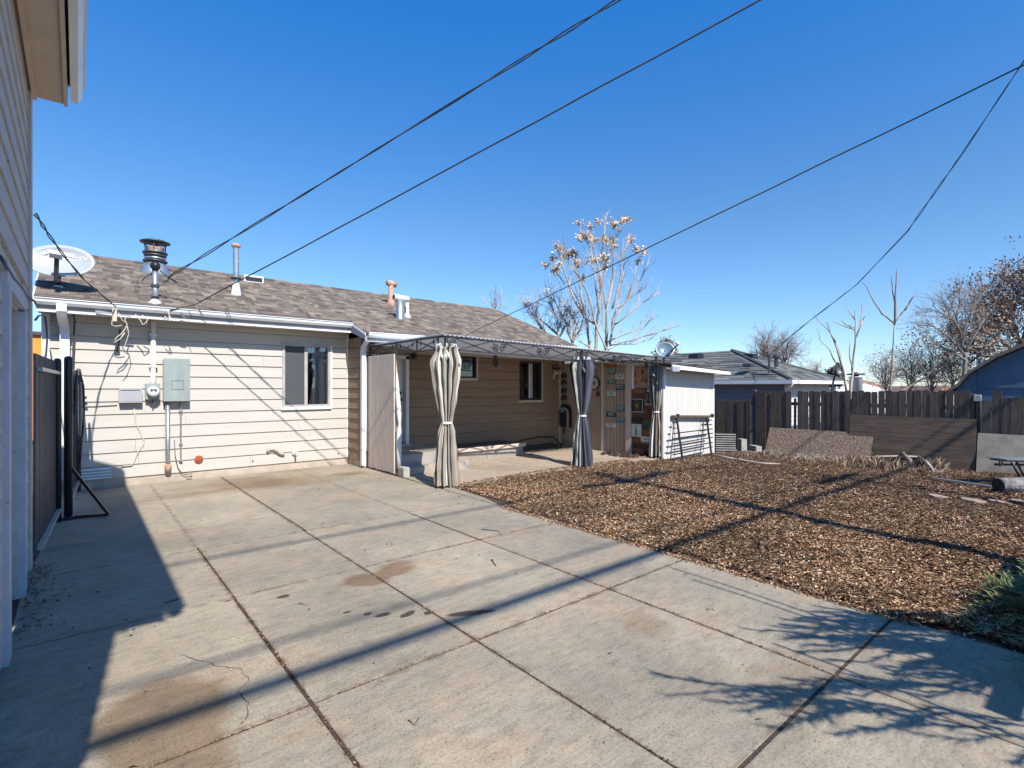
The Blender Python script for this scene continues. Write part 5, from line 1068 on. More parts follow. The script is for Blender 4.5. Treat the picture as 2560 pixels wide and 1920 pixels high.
# bench, log, pipe, stones, sticks at the right
bn = empty('folding_bench', (12.3,1.2,terr(12.3,1.2)), 'dark metal folding bench at the right edge in front of the pale board', 'bench')
def bp(px, py, D=8.9): return ond(px, py, D)
MB().bar(bp(2490,1146), bp(2640,1149,9.3), .30, .02).build('seat', M['galv'], bn); MB().bar(bp(2496,1150), bp(2640,1153,9.3), .26, .025).build('seat_frame', M['black'], bn)
MB().bar(bp(2488,1161), bp(2640,1163,9.3), .035).build('lower_rail', M['black'], bn)
for s_ in (0,1):
    MB().tube([bp(2528+s_*12,1152,8.75+s_*.3), bp(2548+s_*12,1190,8.75+s_*.3), bp(2566+s_*12,1203,8.75+s_*.3), bp(2600,1206,8.9)], .018, 8).build('leg', M['black'], bn, True)
    MB().tube([bp(2499,1150,8.75+s_*.3), bp(2500,1166,8.75+s_*.3), bp(2506,1160,8.75+s_*.3), bp(2506,1150,8.75+s_*.3)], .012, 6).build('hinge', M['black'], bn)
l0 = onz(2497,1237,-.10); l1 = l0 + Vector((2.2,-1.9,0))
e = empty('log', l0, 'pale barked log with a dark cut end lying at the right edge of the yard', 'log')
MB().tube([l0+Vector((0,0,.15)), (l0+l1)/2+Vector((0,0,.16)), l1+Vector((0,0,.15))], [.12,.125,.115], 14).build('bark', M['whitebark'], e, True); MB().tube([l0+Vector((-.012,.01,.15)), l0+Vector((.002,-.001,.15))], .108, 14).build('cut_end', M['blacksoft'], e)
a, c_ = onz(2330,1199,-.08), onz(2484,1222,-.07); tag(MB().bar(a+Vector((0,0,.03)), c_+Vector((0,0,.03)), .09, .03).build('plank', M['galv'], None), 'thin grey board lying on the yard left of the log', 'plank')
def stone(px, py, w_, d_, label, rot):
    w_ *= .75; d_ *= .75
    c_ = onz(px, py, -.04); z = terr(c_.x, c_.y); R = random.Random(px); pts = []
    for k in range(6):
        t = k*math.pi/3 + R.uniform(-.3,.3); r = R.uniform(.8,1.1); x, y = w_*r*math.cos(t), d_*r*math.sin(t); pts.append((c_.x+x*math.cos(rot)-y*math.sin(rot), c_.y+x*math.sin(rot)+y*math.cos(rot), z-.02))
    tag(MB().prism(pts, (.01,0,.065)).build('flagstone', M['pinkstone'], None), label, 'stone')
stone(2345,1250,.22,.12,'small pink flagstone farthest left of those near the log',.9); stone(2432,1259,.24,.15,'large pointed pink flagstone in the yard in front of the log',.9)
stone(2500,1259,.26,.10,'long thin pink flagstone between the pointed one and the right edge',.9); stone(2552,1256,.2,.1,'pink flagstone cut off by the right edge of the photo',.9); stone(1985,1235,.1,.06,'small pale stone half buried in the middle of the yard',.4)
def stick(pts, r, label, mt='bark'): tag(MB().tube([Vector(onz(x,y,zz_)) for x,y,zz_ in pts], r, 5).build('stick', M[mt], None, True), label, 'stick')
stick(((1785,1138,.05),(1830,1147,.04),(1870,1153,.03),(1900,1158,.03),(1950,1160,.03)), [.03,.025,.02,.02,.012], 'long pale branch lying on the ground in front of the cinder blocks')
stick(((2140,1143,-.02),(2200,1141,.0),(2260,1141,.03),(2297,1142,.05)), [.012,.02,.03,.02], 'straight pale branch lying across the brush heap before the plywood')
stick(((2297,1142,.06),(2316,1155,.05),(2330,1172,.0),(2335,1185,-.1)), [.03,.03,.025,.012], 'pale branch bending down to the ground at the right of the brush heap')
stick(((2060,1132,-.05),(2110,1131,.0),(2180,1132,.05),(2250,1136,.05)), [.012,.02,.02,.01], 'thin branch lying along the foot of the chipboard sheet')
stick(((2262,1124,.1),(2258,1135,.1),(2275,1152,.05),(2278,1166,-.05)), [.012,.04,.05,.02], 'dark knotted root sticking out of the brush heap', 'bark2')
R = random.Random(5)
m = MB()
for k in range(90):
    x, y = 13.6+R.uniform(-.5,.4), R.uniform(2.3,6.2); z = terr(x,y); a = R.uniform(0,6.28); L = R.uniform(.15,.5); m.tube([(x,y,z),(x+L*.5*math.cos(a),y+L*.5*math.sin(a),z+R.uniform(.02,.16)),(x+L*math.cos(a),y+L*math.sin(a),z+R.uniform(0,.1))], [.006,.005,.003], 4)
tag(m.build('brush_heap', M['bark'], None), 'low heap of dead twigs along the foot of the leaning boards', 'brush', kind='stuff')
# ============================================================ neighbours
nh = empty('grey_roofed_house', (24,12,-.6), 'low blue-sided house with grey hipped shingle roof beyond the fence', 'house')
C0 = ond(1977, 949, 20.0); YN = C0.y; Cr = ony(2112, 956, YN); ap = ony(1829, 877, YN+4.0); xl = C0.x
zE = C0.z; YFar = YN+22
apx = (C0.x + Cr.x)/2; hp = Vector((apx, YN+4.2, 0)); 
t_ = ray(1829,877); 
# apex on the ridge above the middle of the house
ap = onx(1829, 877, apx) if True else ap
zA_ = ap.z; ya = ap.y
rm = MB(); q = [Vector((C0.x-.0,YN,zE)), Vector((Cr.x,YN,zE)), Vector((Cr.x,YFar,zE)), Vector((C0.x,YFar,zE)), Vector((apx,ya,zA_)), Vector((apx,YFar-3,zA_))]
rm.add(q + [p - Vector((0,0,.12)) for p in q], [(0,1,4),(1,2,5,4),(2,3,5),(3,0,4,5),(6,10,7),(7,10,11,8),(8,11,9),(9,11,10,6),(0,6,7,1),(1,7,8,2),(2,8,9,3),(3,9,6,0)])
nr = rm.build('roof', M['shingleg'], nh)
# shingles on the two slopes that show
def slope_shingles(p0, p1, t0, t1, rows, lens, parent, mt, cap=140):
    cells = []; R = random.Random(3)
    p0, p1, t0, t1 = map(Vector, (p0,p1,t0,t1)); nrm = (p1-p0).cross(t0-p0).normalized()
    if nrm.z < 0: nrm = -nrm
    for r in range(rows):
        a0 = p0+(t0-p0)*(r/rows); a1 = p1+(t1-p1)*(r/rows); b0 = p0+(t0-p0)*((r+1)/rows); b1 = p1+(t1-p1)*((r+1)/rows); L = (a1-a0).length; s_ = 0
        while s_ < L-.02:
            w_ = min(R.choice(lens), L-s_); u0, u1 = s_/L, (s_+w_)/L; th = R.choice((.015,.03,.04))
            cells.append([a0+(a1-a0)*u0, a0+(a1-a0)*(u1-.0005), b0+(b1-b0)*(u1-.0005), b0+(b1-b0)*u0, th]); s_ += w_
    cells.sort(key=lambda c: c[0].length); rest = MB()
    for i, (a,b2,c,d,th) in enumerate(cells):
        pts = [a+nrm*.004,b2+nrm*.004,c+nrm*.004,d+nrm*.004,a+nrm*th,b2+nrm*th,c+nrm*.010,d+nrm*.010]
        if i < cap: MB().hexa(pts).build('shingle', mt, parent)
        else: rest.hexa(pts)
    if rest.v: rest.build('shingle', mt, parent)['kind'] = 'stuff'
slope_shingles(q[3].lerp(q[0], .0) if False else Vector((C0.x,YN+14,zE)), q[0], Vector((apx,YN+14,zA_)), q[4], 15, (.35,.5,.7,.9), nr, M['shingleg'], 170)
slope_shingles(q[0], q[1], q[4], q[4]+Vector((.01,0,0)), 15, (.35,.5,.7), nr, M['shingleg'], 120)
for k in range(2): 
    a, c_ = (q[0], q[4]) if k == 0 else (q[1], q[4]); MB().tube([a+Vector((0,0,.03)), c_+Vector((0,0,.03))], .07, 6).build('hip_cap', M['shingleg'], nh)
gx = xl + .55
m = MB(); m.box((gx,YN+.5,-1.5),(Cr.x-.5,YFar-.5,zE-.14)); nw = m.build('wall', M['bluewall'], nh)
for k in range(9): 
    z = zE-.35-.19*k; MB().hexa([(gx-.03,YN+.45,z),(gx,YN+.45,z),(gx,YN+14,z),(gx-.03,YN+14,z),(gx-.008,YN+.45,z+.185),(gx,YN+.45,z+.185),(gx,YN+14,z+.185),(gx-.008,YN+14,z+.185)]).build('siding_board', M['bluewall'], nw)
    MB().hexa([(gx,YN+.46,z),(Cr.x-.5,YN+.46,z),(Cr.x-.5,YN+.495,z),(gx,YN+.495,z),(gx,YN+.485,z+.185),(Cr.x-.5,YN+.485,z+.185),(Cr.x-.5,YN+.495,z+.185),(gx,YN+.495,z+.185)]).build('siding_board', M['white'], nw)
MB().box((xl-.10,YN-.02,zE-.16),(xl+.0,YFar,zE-.01)).build('gutter', M['gutter'], nh); MB().box((xl-.10,YN-.10,zE-.16),(Cr.x,YN-.021,zE-.01)).build('gutter', M['gutter'], nh)
MB().box((xl+.01,YN+.0,zE-.18),(gx-.01,YFar,zE-.145)).build('soffit', M['white'], nh); 
MB().tube([(xl+.05,YN-.05,zE-.12),(xl+.12,YN+.1,zE-.3),(gx,YN+.40,zE-.45),(gx,YN+.40,-1)], .06, 8).build('downspout', M['white'], nh, True)
def roofbox(px, py, D, w_, h_, nm, mt): c_ = ond(px, py, D); MB().box(c_-Vector((w_/2,w_/2,h_)), c_+Vector((w_/2,w_/2,h_*.3))).build(nm, M[mt], nh)
roofbox(1740,888,24.5,.5,.16,'roof_vent','black'); roofbox(1875,888,24,.5,.2,'roof_vent','black'); roofbox(1871,911,21.8,.35,.12,'roof_vent','darkmetal')
MB().tube([A4-Vector((0,0,.7)), A4+Vector((0,0,.05))], .05, 8).build('service_mast', M['darkmetal'], nh)
c_ = ond(1941,900,22); MB().tube([c_-Vector((0,0,.3)), c_+Vector((0,0,.1))], .09, 8).ball(c_+Vector((0,0,.15)), .15, 8, 5).build('turbine_vent', M['darkmetal'], nh)
# blue barn-roofed house
bh = empty('blue_house', (24,0,-.6), 'dark blue barn-roofed house rising behind the fence at the right edge', 'house')
XBH = 20.0
prof = [onx(x, y, XBH) for x, y in ((2388,978),(2396,970),(2425,938),(2494,897),(2560,870))]; 
yl = prof[0].y; sl_ = (prof[-1].z-prof[-2].z)/(prof[-2].y-prof[-1].y); pk = Vector((XBH, prof[-1].y-2.6, prof[-1].z+2.6*sl_)); base = -1.5
side = [(XBH,prof[0].y,base)] + [(XBH,p.y,p.z) for p in prof] + [tuple(pk)] + [(XBH,2*pk.y-p.y,p.z) for p in prof[::-1]] + [(XBH,2*pk.y-prof[0].y,base)]
MB().prism(side, (9,0,0)).build('wall', M['bluebarn'], bh)
line = [Vector((XBH-.25,p.y,p.z)) for p in prof] + [Vector((XBH-.25,pk.y,pk.z))] + [Vector((XBH-.25,2*pk.y-p.y,p.z)) for p in prof[::-1]]
line[0] += Vector((0,.25,-.15)); pr = [p+Vector((0,0,.03)) for p in line] + [p+Vector((0,0,.12)) for p in line[::-1]]
MB().prism(pr, (9.5,0,0)).build('roof', M['shingle'], bh)
for x in (2449,): a = onx(x, 960, XBH-.02); MB().box((XBH-.02,a.y-.03,base),(XBH-.002,a.y+.03,a.z+.75)).build('batten', M['bluebarn'], bh)
a = onx(2449, 966, XBH); MB().box((XBH-.03,a.y-8,a.z-.04),(XBH-.003,a.y,a.z+.04)).build('batten', M['bluebarn'], bh)
# far house with tan roof, and the white flue in front of it
fh = empty('far_house', ond(2190,960,48), 'pale house with low reddish tan roof far beyond the fence between the saplings', 'house'); D=48
a, b2, c_ = ond(2150,952,D), ond(2172,950,D), ond(2225,968,D)
MB().prism([ond(2085,952,D),ond(2160,950,D),ond(2228,970,D),ond(2085,970,D)], Vector((_s,_c,0))*8).build('roof', M['tanroof'], fh)
MB().prism([ond(2090,960,D-.4),ond(2160,958,D-.4),ond(2220,975,D-.4),ond(2220,1080,D-.4),ond(2090,1080,D-.4)], Vector((_s,_c,0))*.35).build('wall', M['white'], fh)
f2 = empty('far_house', ond(2380,968,50), 'low tan roof showing behind the fence just left of the blue barn-roofed house', 'house'); D=50
MB().prism([ond(2345,979,D),ond(2362,966,D),ond(2420,964,D),ond(2420,979,D)], Vector((_s,_c,0))*8).build('roof', M['tanroof'], f2); MB().prism([ond(2348,979.5,D),ond(2420,979.5,D),ond(2420,1080,D),ond(2348,1080,D)], Vector((_s,_c,0))*.5).build('wall', M['white'], f2)
c_ = ond(2139,973,20.5); fl = empty('white_flue', c_, 'short white chimney pipe standing beside the cut-back sapling behind the fence', 'chimney')
MB().lathe([(.23,-1.2),(.23,.45),(.27,.47),(.27,.5)], c_, 18).build('pipe', M['white'], fl, True); MB().lathe([(.3,.56),(.32,.6),(.0,.68)], c_, 18).build('cap', M['darkmetal'], fl, True); MB().lathe([(.12,.5),(.12,.57)], c_, 8).build('collar', M['darkmetal'], fl)
c_ = ond(2097,922,16.4); e3, n3, r3, u3 = dish('satellite_dish', c_, .17, .22, (-.2,-1.0,.15), M['darkmetal'], 'grey satellite dish on a pole among the cut-back sapling stems behind the fence')
MB().tube([c_-n3*.08, c_-n3*.2-Vector((0,0,.5)), c_-n3*.2-Vector((0,0,2.2))], .03, 8).build('mast', M['darkmetal'], e3)
# ============================================================ TREES
def limb(m, pts, r0, r1, n=6):
    k = len(pts); m.tube(pts, [r0 + (r1-r0)*i/(k-1) for i in range(k)], n)
def wiggle(a, b, R, amp, n=6):
    a, b = Vector(a), Vector(b); L = (b-a).length; out = [a]
    for i in range(1, n): out.append(a.lerp(b, i/n) + Vector([R.uniform(-1,1) for _ in range(3)])*amp*L)
    return out + [b]
def sprout(m, p, d, L, r, R, depth, spread=.5, up=.15, nk=(2,3), tips=None, seg=5, grav=0, nmin=3):
    pts = [Vector(p)]; d = Vector(d).normalized()
    for i in range(seg):
        d = (d + Vector([R.gauss(0,.10) for _ in range(3)]) + Vector((0,0,up*.3-grav))).normalized(); pts.append(pts[-1] + d*L/seg)
    m.tube(pts, [r*(1-.55*i/seg) for i in range(seg+1)], nmin if depth < 2 else 5, cap=False)
    if depth <= 0:
        if tips is not None: tips.append(pts[-1])
        return
    for k in range(R.randint(*nk)):
        j = R.randint(2, seg); a = R.uniform(0, 6.28); o_ = d.orthogonal().normalized(); o2 = d.cross(o_)
        nd = (d + (o_*math.cos(a)+o2*math.sin(a))*R.uniform(.6,1.3)*spread*1.4 + Vector((0,0,up))).normalized()
        sprout(m, pts[j], nd, L*R.uniform(.5,.8), r*.52, R, depth-1, spread, up, nk, tips, seg, grav, nmin)
    if tips is not None: tips.append(pts[-1])
def leaf_quads(pts, n, spread, size, R, aspect=1.0, down=0):
    m = MB()
    for p in pts:
        for k in range(n):
            c = Vector(p) + Vector([R.gauss(0, spread) for _ in range(3)]); u = Vector([R.gauss(0,1) for _ in range(3)]).normalized(); v = u.orthogonal().normalized(); s_ = size*R.uniform(.6,1.3)
            if down: u = (u*.5 + Vector((0,0,-1))).normalized(); v = u.orthogonal().normalized()
            m.add([c-v*s_*aspect*.5, c+u*s_*.5+v*0, c+v*s_*aspect*.5, c-u*s_*.5], [(0,1,2,3)])
    return m
def zpt(x, y, D, ox=1300, oy=500, k=3.686): return ond(ox+x/k, oy+y/k, D)
R = random.Random(11)
# --- big pale tree behind the patio
D = 17.0; bt = empty('bare_tree', zpt(760,1400,D)*1.0 - Vector((0,0,3.0)), 'tall pale-barked bare tree with golden seed clusters rising behind the patio cover', 'tree'); tr = MB(); cr_ = MB()
stems = [((700,1900),(700,1390),(706,1150),(600,1080),(490,900),(430,720),(372,540),(365,420)), ((706,1150),(735,900),(742,640),(770,330),(800,110)), ((780,1850),(792,1390),(800,1000),(855,720),(862,520),(835,380)),
 ((826,1330),(880,1085),(1000,900),(1110,740),(1190,575)), ((792,1380),(700,1150),(620,850),(540,700),(415,560),(400,430)), ((725,1050),(692,700),(640,420),(565,330)), ((850,1000),(930,700),(945,480),(1010,350)),
 ((800,1310),(960,1240),(1150,1170),(1240,1065)), ((822,1340),(1040,1290),(1300,1210),(1455,1160)), ((655,1900),(650,1390),(622,1150),(560,850),(520,640)), ((870,1150),(1010,1040),(1130,950),(1290,850)), ((735,900),(780,620),(860,400),(985,190)), ((900,1000),(1040,880),(1180,790)),
 ((790,1000),(760,760),(700,520),(650,350)), ((990,910),(1060,700),(1095,480)), ((610,1100),(560,960),(470,820),(300,650)), ((840,1300),(850,1100),(920,900),(950,700),(975,430)), ((800,1390),(900,1330),(1060,1330),(1230,1270)), ((640,1350),(540,1300),(480,1150)), ((700,1250),(760,1100),(745,860),(690,560))]
for i, s_ in enumerate(stems):
    dd = D + R.uniform(-.7,.7) if i not in (0,2,9) else D; pts = []
    for j, q_ in enumerate(s_): pts.append(zpt(q_[0], q_[1], dd + (0 if j == 0 else R.uniform(-.25,.25))))
    fine = []
    for a, b2 in zip(pts[:-1], pts[1:]): fine += wiggle(a, b2, R, .025, 3)[:-1]
    fine.append(pts[-1]); r0 = .068 if i in (0,2,9) else (.038 if i < 7 else .028); k = len(fine)
    tr.tube(fine, [r0*(1-.82*t/(k-1)) for t in range(k)], 7)
    for j in range(2, k-1):
        for _ in range(2 if j > k*.35 else 1):
            d = (fine[j+1]-fine[j]).normalized(); sd = Vector([R.gauss(0,.34) for _ in range(3)]); sprout(cr_, fine[j], d + sd + Vector((0,0,.25)), R.uniform(.3,.75)*(1-.5*j/k), .012, R, 1, .42, .2, (1,2), None, 4, 0, 3)
tr.build('trunk', M['bark'], bt, True); cr_.build('crown', M['bark'], bt)
seeds = ((540,215),(655,245),(740,195),(850,205),(890,225),(950,190),(990,185),(575,325),(650,350),(690,370),(770,360),(835,370),(870,410),(1020,365),(1075,455),(340,415),(390,440),(470,470),(510,490),(300,530),(410,520),(450,510),(535,580),(235,610),(350,600),(310,650),(575,720),(770,510),(790,545),(690,545),(560,345),(610,330),(800,385),(480,500),(330,630),(530,600),(1140,480),(1100,560),(780,620),(640,560))
sd = MB()
for x, y in seeds:
    c = zpt(x, y, D + R.uniform(-.4,.4)); cl = leaf_quads([c + Vector((R.gauss(0,.06),R.gauss(0,.06),R.gauss(0,.05))) for _ in range(4)], 15, .05, .095, R, .7); sd.add(cl.v, cl.f)
    cr2 = MB(); cr2.tube([c-Vector((0,0,.12)), c], .02, 4); sd.add(cr2.v, cr2.f)
sd.build('seed_clusters', M['seed'], bt)['kind'] = 'stuff'
# --- second, lower tree left of it
D = 18.5; b2t = empty('bare_tree', zpt(350,1500,D) - Vector((0,0,3)), 'lower tangled bare tree with few seed clusters at the left of the tall pale tree', 'tree'); tr = MB(); cr_ = MB()
for s_ in (((360,1800),(352,1240),(340,1100),(282,950),(240,830)), ((352,1240),(250,1150),(110,1050),(45,960)), ((480,1900),(482,1300),(525,1150),(440,1000),(380,930)), ((352,1200),(400,1060),(450,990)), ((482,1300),(420,1120),(330,950),(280,900)), ((200,1190),(140,1090),(150,930)), ((482,1320),(560,1180),(600,1030)), ((230,1220),(180,1120),(90,1040)), ((360,1260),(430,1150),(500,1050)), ((482,1310),(440,1200),(470,1080),(540,960))):
    pts = [zpt(a, c, D + R.uniform(-.3,.3)) for a, c in s_]; fine = []
    for a, c in zip(pts[:-1], pts[1:]): fine += wiggle(a, c, R, .03, 3)[:-1]
    fine.append(pts[-1]); k = len(fine); tr.tube(fine, [.045*(1-.8*t/(k-1)) for t in range(k)], 6)
    for j in range(1, k-1):
        for _ in range(3): sprout(cr_, fine[j], (fine[j+1]-fine[j]).normalized() + Vector([R.gauss(0,.6) for _ in range(3)]), R.uniform(.3,.75), .012, R, 1, .6, .1, (1,3), None, 4, 0, 3)
tr.build('trunk', M['bark'], b2t, True); cr_.build('crown', M['bark'], b2t); sd = MB()
for x, y in ((70,960),(100,980),(240,840),(280,965),(300,1020),(450,1000),(380,930),(60,945),(430,1010),(470,1020)):
    cl = leaf_quads([zpt(x, y, D)]*2, 16, .06, .08, R, .6); sd.add(cl.v, cl.f)
sd.build('seed_clusters', M['seed'], b2t)['kind'] = 'stuff'
# --- generic px-guided tree
def ptree(nm, label, D, stems, r0, mt, twig, depth=2, spread=.55, nper=2, Ls=(.5,1.2), leaves=None, base=None, tw_r=.012, cat='tree', group=None, sk=0):
    b0 = ond(stems[0][0][0], stems[0][0][1], D); e = empty(nm, b0, label, cat, group); tr = MB(); cr_ = MB(); tips = []
    for i, s_ in enumerate(stems):
        pts = [ond(a, c, D*(1+R.uniform(-.012,.012))) if j else ond(a, c, D) for j, (a, c) in enumerate(s_)]; fine = []
        for a, c in zip(pts[:-1], pts[1:]): fine += wiggle(a, c, R, .03, 3)[:-1]
        fine.append(pts[-1]); k = len(fine); rr = r0 if i == 0 else r0*.6; tr.tube(fine, [rr*(1-.75*t/(k-1)) for t in range(k)], 6)
        for j in range(1+sk, k):
            for _ in range(nper): sprout(cr_, fine[j], (fine[j]-fine[j-1]).normalized() + Vector([R.gauss(0,.6) for _ in range(3)]), R.uniform(*Ls), tw_r, R, depth, spread, .1, (2,3), tips, 4, 0, 3)
    tr.build('trunk', mt, e, True)
    if cr_.v: cr_.build('branches' if leaves else 'crown', twig, e)
    if leaves: lf = leaf_quads(tips if len(tips) < leaves[3] else R.sample(tips, leaves[3]), leaves[0], leaves[1], leaves[2], R, .6); lf.build('crown', leaves[4], e)
    return e
ptree('sapling_tree', 'tall thin cut-back sapling forking into three bare limbs behind the fence', 17.5, [((2228,1100),(2226,975),(2231,880),(2236,812)),((2236,812),(2237,760),(2231,715),(2228,690)),((2236,812),(2238,740),(2241,690),(2243,670)),((2236,808),(2205,785),(2180,745),(2168,718),(2156,705)),((2236,808),(2262,775),(2283,742),(2295,727)),((2262,775),(2278,750),(2290,733))], .05, M['bark4'], M['bark'], 0, .4, 0)
ptree('sapling_tree', 'cut-back sapling with a straight stem and stubby top limbs above the middle of the fence', 17.0, [((2125,1100),(2127,975),(2133,905),(2139,845),(2138,790),(2137,773)),((2138,825),(2110,815),(2083,804)),((2138,820),(2112,810),(2102,798)),((2138,800),(2128,785),(2117,772)),((2139,845),(2151,815),(2155,775),(2154,755)),((2152,812),(2158,800),(2162,790)),((2130,930),(2124,880),(2125,852))], .045, M['bark'], M['bark'], 0, .4, 0)
ptree('sapling_tree', 'leaning cluster of cut-back sapling stems left of the straight one behind the fence', 16.6, [((2118,1100),(2116,975),(2100,900),(2080,840),(2068,805)),((2116,975),(2108,920),(2090,860),(2075,830),(2044,800),(2036,785)),((2112,950),(2085,900),(2075,875),(2050,850),(2043,820)),((2100,900),(2088,850),(2070,825),(2066,805)),((2110,930),(2095,870),(2082,845))], .042, M['bark'], M['bark'], 0, .4, 0)
def fan(cx, by, ty, hw, n, R):   # limb fan for a distant bare crown
    out = [((cx,by+60),(cx,by),(cx+R.uniform(-.1,.1)*hw,(by+ty)/2),(cx+R.uniform(-.2,.2)*hw,ty+8))]
    for k in range(n):
        t = (k+.5)/n*2-1; out.append(((cx,by-R.uniform(0,.35)*(by-ty)),(cx+t*hw*.45,by-(by-ty)*R.uniform(.35,.55)),(cx+t*hw*.85,by-(by-ty)*(.9-.45*abs(t)))))
    return out
ptree('bare_tree', 'small round purplish bare tree behind the grey hipped roof', 34, fan(1915,925,840,34,6,R), .09, M['bark3'], M['bark3'], 2, .6, 3, (.5,1.1), tw_r=.018)
ptree('bare_tree', 'small purplish bare tree leaning right behind the grey hipped roof', 35, fan(1962,930,850,42,6,R), .09, M['bark3'], M['bark3'], 2, .6, 3, (.5,1.1), tw_r=.018)
ptree('bare_tree', 'low wispy bare twigs just right of the grey hipped roof', 40, fan(2040,945,910,18,4,R), .05, M['bark3'], M['bark3'], 1, .6, 2, (.4,.9), tw_r=.014)
ptree('bare_tree', 'small bare treetop showing above the brown roof ridge', 26, fan(1238,800,724,26,4,R), .04, M['bark3'], M['bark'], 1, .4, 1, (.3,.8), tw_r=.012)
ptree('bare_tree', 'broad grey bare tree before the brown-leaved tree at the right', 30, [((2416,1010),(2413,900),(2405,850),(2390,790),(2378,760)),((2413,890),(2380,850),(2340,820),(2320,810)),((2405,850),(2420,800),(2440,750),(2448,735)),((2390,790),(2400,760),(2398,735)),((2413,900),(2360,870),(2330,850)),((2405,840),(2385,800),(2350,780),(2325,775)),((2413,880),(2435,840),(2460,800)),((2380,830),(2372,780),(2355,745))], .12, M['bark3'], M['bark3'], 2, .55, 3, (.5,1.3), tw_r=.016)
for cx, ty, hw, D, n_, lab in ((2215,900,40,34,5,'twiggy grey bush behind the fence at the foot of the tall sapling'),(2275,870,40,36,6,'tangled bare bush with a few brown leaves right of the tall sapling'),(2330,880,45,35,6,'tangled grey bare bush left of the broad bare tree'),(2380,900,40,33,5,'low tangled bare bush in front of the broad bare tree')):
    ptree('bare_bush', lab, D, fan(cx,985,ty,hw,n_,R), .06, M['bark3'], M['bark3'], 2, .7, 3, (.5,1.2), (4,.12,.12,90,M['drydleaf']) , tw_r=.015, cat='bush')
ptree('bare_tree', 'long bare branch curving up left to right across the bushes behind the fence', 24, [((2245,985),(2275,965),(2320,940),(2345,905),(2337,865)),((2320,940),(2290,900),(2255,885))], .06, M['bark2'], M['bark3'], 1, .5, 1, (.3,.7), tw_r=.012)
ptree('brown_leaved_tree', 'large tree full of clinging brown leaves at the right edge of the photo', 32, [((2560,1100),(2556,920),(2545,850),(2530,790),(2500,760)),((2556,900),(2500,850),(2460,830),(2440,835)),((2550,880),(2570,800),(2560,740)),((2545,850),(2510,800),(2480,790)),((2556,890),(2620,820),(2640,760)),((2530,790),(2545,740),(2540,730)),((2556,900),(2470,890),(2420,880)),((2556,880),(2600,780),(2600,735)),((2500,850),(2470,860),(2430,905))], .2, M['bark2'], M['bark3'], 2, .6, 4, (.8,1.9), (11,.22,.19,800,M['drydleaf']), tw_r=.03)
# dark conifer tips behind the small dish
e = empty('conifer', ond(1663,900,30), 'dark brownish conifer top peeking out behind the small round dish', 'tree'); m = MB(); m.tube([ond(1665,960,30), ond(1667,846,30)], [.12,.03], 6); m.build('trunk', M['bark2'], e); pts = []
for k in range(130):
    t = R.random()**.7; w_ = 36*t; pts.append(ond(1666+R.uniform(-w_,w_), 846+52*t, 30+R.uniform(-.6,.6)))
leaf_quads(pts, 10, .12, .22, R, .5).build('crown', M['drydleaf'], e)
e = empty('conifer', ond(2065,960,24), 'small dark evergreen at the right end of the grey hipped roof', 'tree'); m = MB(); m.tube([ond(2080,1020,27), ond(2082,930,27)], [.1,.03], 6); m.build('trunk', M['bark2'], e); pts = []
for k in range(120):
    t = R.random(); pts.append(ond(2084+R.uniform(-22,22)*(.3+.7*t), 926+35*t, 27+R.uniform(-.5,.5)))
leaf_quads(pts, 9, .12, .2, R, .5).build('crown', M['darkleaf'], e)
# ============================================================ evergreen shrub, lower right
def frond(m, base, tip, R, nl=26, ll=.032, mr=None):
    base, tip = Vector(base), Vector(tip); pts = wiggle(base, tip, R, .05, 5); (mr or m).tube(pts, [.0035*(1-.15*i) for i in range(6)], 4)
    for k in range(nl*2):
        t = (k+1)/(nl*2); j = min(int(t*5), 4); p = pts[j].lerp(pts[j+1], t*5-j); d = (pts[j+1]-pts[j]).normalized(); sd = d.cross(Vector((R.uniform(-.4,.4),R.uniform(-.4,.4),1))).normalized()*(1 if k%2 else -1)
        v = (sd + d*.7 + Vector((0,0,R.uniform(-.1,.45)))).normalized()*ll*R.uniform(.7,1.25); w_ = d*ll*.13; m.add([p-w_, p+v*.5-w_*.9+Vector((0,0,.001)), p+v, p+v*.5+w_*.9], [(0,1,2,3)])
ev = empty('evergreen_shrub', (4.9,.25,0), 'low spreading yellow-green evergreen shrub at the lower right corner', 'shrub'); m = MB(); ms = MB()
for k in range(190):
    a = R.uniform(0, 6.28); r = R.random()**.5; cx, cy = 5.08 + r*.33*math.cos(a), .16 + r*.38*math.sin(a); z = .02 + .20*(1-r) + R.uniform(0,.07); dr_ = Vector((math.cos(a)+R.gauss(0,.4), math.sin(a)+R.gauss(0,.4), R.uniform(-.1,.5))).normalized()
    frond(m, (cx,cy,z), Vector((cx,cy,z)) + dr_*R.uniform(.14,.30), R, 13, .055, ms)
for a, b2 in (((4.85,.60,.10),(4.45,.80,.05)),((4.80,.45,.10),(4.40,.60,.04)),((4.8,.35,.08),(4.36,.44,.04)),((4.3,.28,.03),(3.93,.42,.08)),((4.2,.14,.05),(3.86,.30,.13)),((4.7,.4,.1),(4.2,.3,.06))): frond(m, a, b2, R, 20, .065, ms)
m.build('needles', M['needle'], ev); ms.build('stems', M['bark2'], ev)
